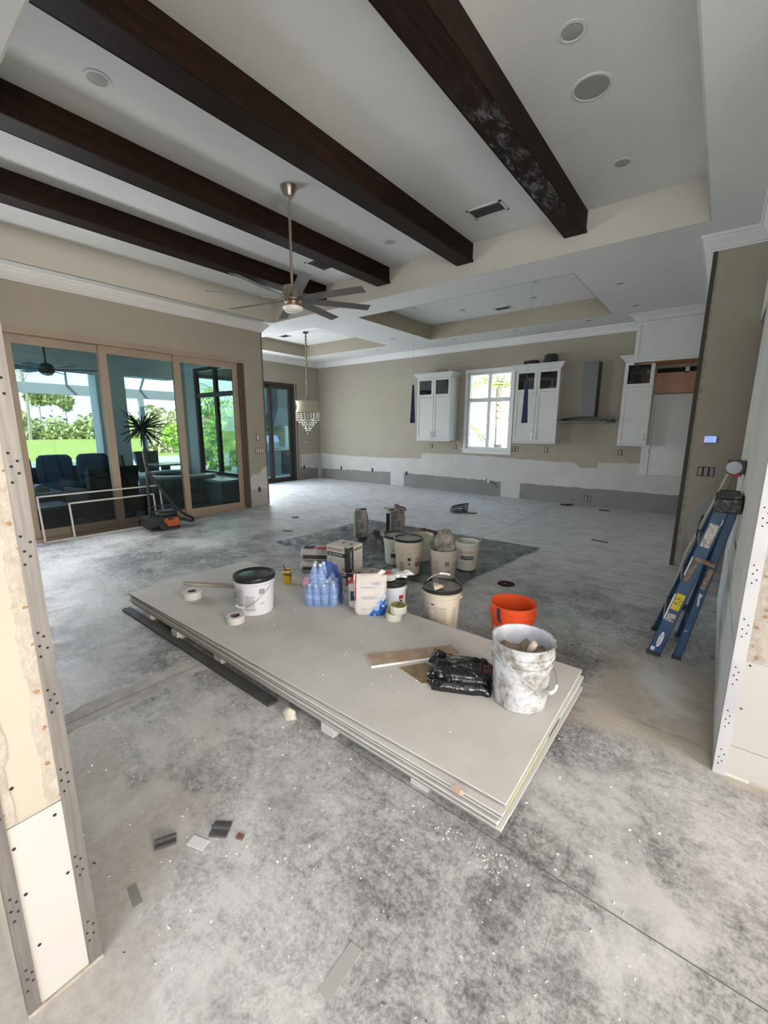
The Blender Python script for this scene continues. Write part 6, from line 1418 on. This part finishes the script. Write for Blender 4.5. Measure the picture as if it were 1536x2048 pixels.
for k, u in enumerate((.26, .52, .77)):
    p = Vector(A0).lerp(Vector(A1), u); q2 = Vector(A2).lerp(Vector(A3), u)
    MB().bar(p+Vector((0, .01, 0)), q2-Vector((0, .01, 0)), .08, .03, upA).build('step', M_HANDLE, lad)
for u in (.2, .6): MB().bar(Vector(B0).lerp(Vector(B1), u), Vector(B2).lerp(Vector(B3), u), .03, .015).build('rear_brace', M_HANDLE, lad)
MB().box(.020, .160, 3.435, 3.82, 1.075, 1.165).build('top_cap', M_LCAP, lad, bevel=.006); MB().box(.035, .155, 3.45, 3.80, 1.165, 1.185).build('cap_tray', M_LCAP, lad, bevel=.004)
for p, w in ((A0, .085), (B0, .055), (A2, .08), (B2, .05)): MB().box(p[0]-w/2, p[0]+w/2, p[1]-.012, p[1]+.03, 0, .022).build('foot', M_FANB, lad)
def on_rail(u, w, h, m, nm, off=.0):
    c = Vector(A0).lerp(Vector(A1), u)+sdA*off+Vector((0, -.0012, 0)); b = MB()
    b.add([c-sdA*w/2-upA*h/2, c+sdA*w/2-upA*h/2, c+sdA*w/2+upA*h/2, c-sdA*w/2+upA*h/2], [(0, 1, 2, 3)]); return b.build(nm, m, lad), c
M_STK = mat('white_sticker', (.55, .53, .48), .6, col2=(.30, .28, .25), scale=60, lo=.45, hi=.55)
on_rail(.83, .052, .165, M_STK, 'white_sticker'); on_rail(.385, .05, .125, mat('yellow_sticker', (.55, .42, .02), .6, col2=(.12, .09, .01), scale=45, lo=.54, hi=.64), 'yellow_sticker'); on_rail(.275, .05, .06, mat('torn_label', (.5, .46, .42), .7, col2=(.08, .06, .05), scale=40), 'torn_label')
o, c = on_rail(.125, .034, .155, mat('logo_oval', (.02, .035, .17), .5), 'logo_plate')
MR = Matrix((upA, -sdA, upA.cross(-sdA))).transposed().to_4x4()
MR = Matrix((upA, (Vector((0, -1, 0)).cross(upA)), Vector((0, -1, 0)))).transposed().to_4x4(); MR.translation = c+Vector((0, -.0012, 0))
b = MB(); b.add([(.062*cos(a)-.012, .014*sin(a), 0) for a in [2*pi*i/24 for i in range(24)]], [tuple(range(24))], MR); b.build('logo_oval', M_WPL, lad, fix=False)
MR2 = MR.copy(); MR2.translation = c+Vector((0, -.0026, 0))+upA*(-.012); flat_text('WERNER', .024, MR2, M_INK, lad)
M_RUST = mat('rusty_spreader', (.13, .06, .03), .7, col2=(.30, .22, .16), scale=30)
pA = Vector(A0).lerp(Vector(A1), .66)+Vector((0, -.006, 0)); pB = Vector(B0).lerp(Vector(B1), .60)+Vector((0, -.01, 0))
MB().bar(pA+upA*.02-sdA*.02, pB+upA*.06+sdA*.01, .012, .028, (0, 0, 1)).build('spreader', M_RUST, lad); MB().bar(pA-sdA*.005, pA-upA*.16-sdA*.015, .010, .026, (1, 0, 0)).build('spreader', M_RUST, lad); MB().bar(pB+upA*.03, pB-upA*.12, .010, .026, (1, 0, 0)).build('spreader', M_RUST, lad)
for u, off, w, h in ((.62, -.034, .008, .14), (.34, -.034, .009, .20), (.04, -.02, .025, .03), (.92, .03, .006, .04)): on_rail(u, w, h, mat('paint_splash', (.55, .56, .55), .8), 'paint_splash', off)
cB = Vector(B0).lerp(Vector(B1), .42)+Vector((0, -.0015, 0)); MB().prism([(cB.x-.008, cB.z-.05), (cB.x+.004, cB.z-.04), (cB.x+.002, cB.z+.01), (cB.x+.016, cB.z+.035), (cB.x-.004, cB.z+.05), (cB.x-.008, cB.z)], 'y', cB.y-.001, cB.y).build('paint_splash', mat('paint_splash', (.55, .56, .55), .8), lad)
# long handled finishing box beside the ladder
tool = thing('finishing_box', 'long handled drywall finishing box leaning behind the ladder', 'drywall tool', (0, 0, 0))
MB().tube([(-.20, 4.10, .02), (-.105, 4.06, .62), (.03, 4.0, 1.10), (.08, 3.98, 1.30)], .012, 8).build('handle', mat('dusty_pole', (.40, .37, .33), .5, .3), tool, smooth=True)
MB().tube([(-.19, 4.14, .10), (-.08, 4.10, .62), (.02, 4.06, 1.0)], .005, 6).build('brake_rod', M_WIRES, tool); MB().tube([(-.03, 4.05, .95), (-.05, 4.03, .80), (-.02, 4.05, .70)], .015, 6).build('grip', M_FANB, tool)
MB().box(.065, .165, 3.90, 4.10, 1.29, 1.38).build('box', M_FANB, tool, bevel=.004); MB().cyl((.10, 3.895, 1.335), (.10, 4.10, 1.335), .045, n=18).build('curved_plate', mat('bright_chrome', (.22, .23, .25), .45, .8), tool, smooth=True); MB().box(.10, .15, 3.895, 4.1, 1.275, 1.29).build('red_skid', M_RED, tool)
MB().tube([(.10, 4.0, 1.28), (.085, 4.02, 1.18), (.06, 4.03, 1.05)], .012, 6).build('arm', mat('tan_arm', (.30, .24, .17), .6), tool)

# ------------------------------------------------------------------ wet/dry vacuum and screen frames by the doors
M_VORG = mat('orange_vacuum_tank', (.62, .14, .025), .5, col2=(.50, .12, .03), scale=14)
vac = thing('shop_vacuum', 'orange and black shop vacuum with upright hose in front of the glass doors', 'vacuum', (-6.90, 2.99, 0), radians(82))
# local x along its length, -y faces the room
MB().box(-.26, .02, -.15, .15, .05, .22).build('motor_end', M_FANB, vac, bevel=.02)
MB().box(-.06, .235, -.145, .145, .035, .185).build('tank', M_VORG, vac, bevel=.015); MB().box(-.08, .245, -.155, .155, .180, .205).build('lid_band', M_FANB, vac, bevel=.006)
soft(MB(), -.10, .24, -.14, .14, .195, .29).build('lid', M_FANB, vac, smooth='all')
MB().box(.06, .14, -.157, -.143, .15, .20).build('latch', M_FANB, vac, bevel=.004)
MB().tube([(-.18, -.10, .20), (-.19, -.10, .36), (-.05, -.10, .385), (.14, -.10, .38), (.16, -.1, .30)], .013, 8).build('carry_handle', M_FANB, vac, smooth=True)
for y in (-.165, .165): MB().lathe([(0, -.018), (.06, -.018), (.066, -.01), (.066, .01), (.06, .018), (0, .018)], 24, M=Matrix.Translation((-.02, y, .067)) @ Matrix.Rotation(pi/2, 4, 'X')).build('wheel', M_FANB, vac, smooth=True)
for y in (-.12, .12): MB().lathe([(0, -.014), (.026, -.014), (.028, .0), (.026, .014), (0, .014)], 16, M=Matrix.Translation((.22, y, .028)) @ Matrix.Rotation(pi/2, 4, 'X')).build('caster', M_FANB, vac, smooth=True)
MB().cyl((-.15, .0, .2), (-.125, .0, 1.22), .021, n=14).build('wand', M_FANB, vac, smooth=True)
hp_ = [(-.125, .0, 1.20), (-.12, -.005, 1.27), (-.135, -.02, 1.275), (-.155, -.03, 1.20), (-.14, -.04, 1.0), (-.09, -.05, .85), (.05, -.06, .60), (.22, -.07, .33), (.36, -.08, .19), (.47, -.06, .11), (.46, -.03, .06), (.36, 0, .10), (.24, 0, .13)]
pts = []
for i in range(len(hp_)-1):
    p0, p1, p2, p3 = [Vector(hp_[max(0, min(len(hp_)-1, i+k))]) for k in (-1, 0, 1, 2)]
    for s in range(8):
        u = s/8; pts.append(.5*((2*p1)+(-p0+p2)*u+(2*p0-5*p1+4*p2-p3)*u*u+(-p0+3*p1-3*p2+p3)*u**3))
MB().tube(pts, [.021+.002*(i % 2) for i in range(len(pts))], 10).build('hose', M_FANB, vac, smooth=True)
MB().tube([(-.26, -.1, .2), (-.33, -.12, .22), (-.36, -.12, .2)], .008, 6).build('cord_hook', M_FANB, vac)
M_FRW = mat('white_screen_frame', (.62, .60, .57), .45)
def screen_frame(lb, y0, y1, h, x0, lean, bw=.022):
    t = thing('screen_frame', lb, 'screen frame', (x0, y0, 0), group='white window screen frames'); d = Vector((-sin(lean), 0, cos(lean))); L = y1-y0
    Z = lambda y, s: Vector((0, y, 0))+d*s
    for a, c in (((0, bw/2), (L, bw/2)), ((0, h-bw/2), (L, h-bw/2))): MB().bar(Z(*a), Z(*c), .012, bw, d).build('rail', M_FRW, t)
    for y in (bw/2, L-bw/2): MB().bar(Z(y, 0), Z(y, h), .012, bw, (0, 1, 0)).build('stile', M_FRW, t)
    b = MB(); b.add([Z(bw, bw), Z(L-bw, bw), Z(L-bw, h-bw), Z(bw, h-bw)], [(0, 1, 2, 3)]); b.build('insect_mesh', mat('dark_insect_mesh', (.02, .02, .02), .8, alpha=.30), t, fix=False)
screen_frame('larger white screen frame leaning on the sliding door', 1.545, 3.20, .66, -7.225, .12); screen_frame('smaller white screen frame leaning in front of the larger one', 1.885, 3.07, .53, -7.195, .10)
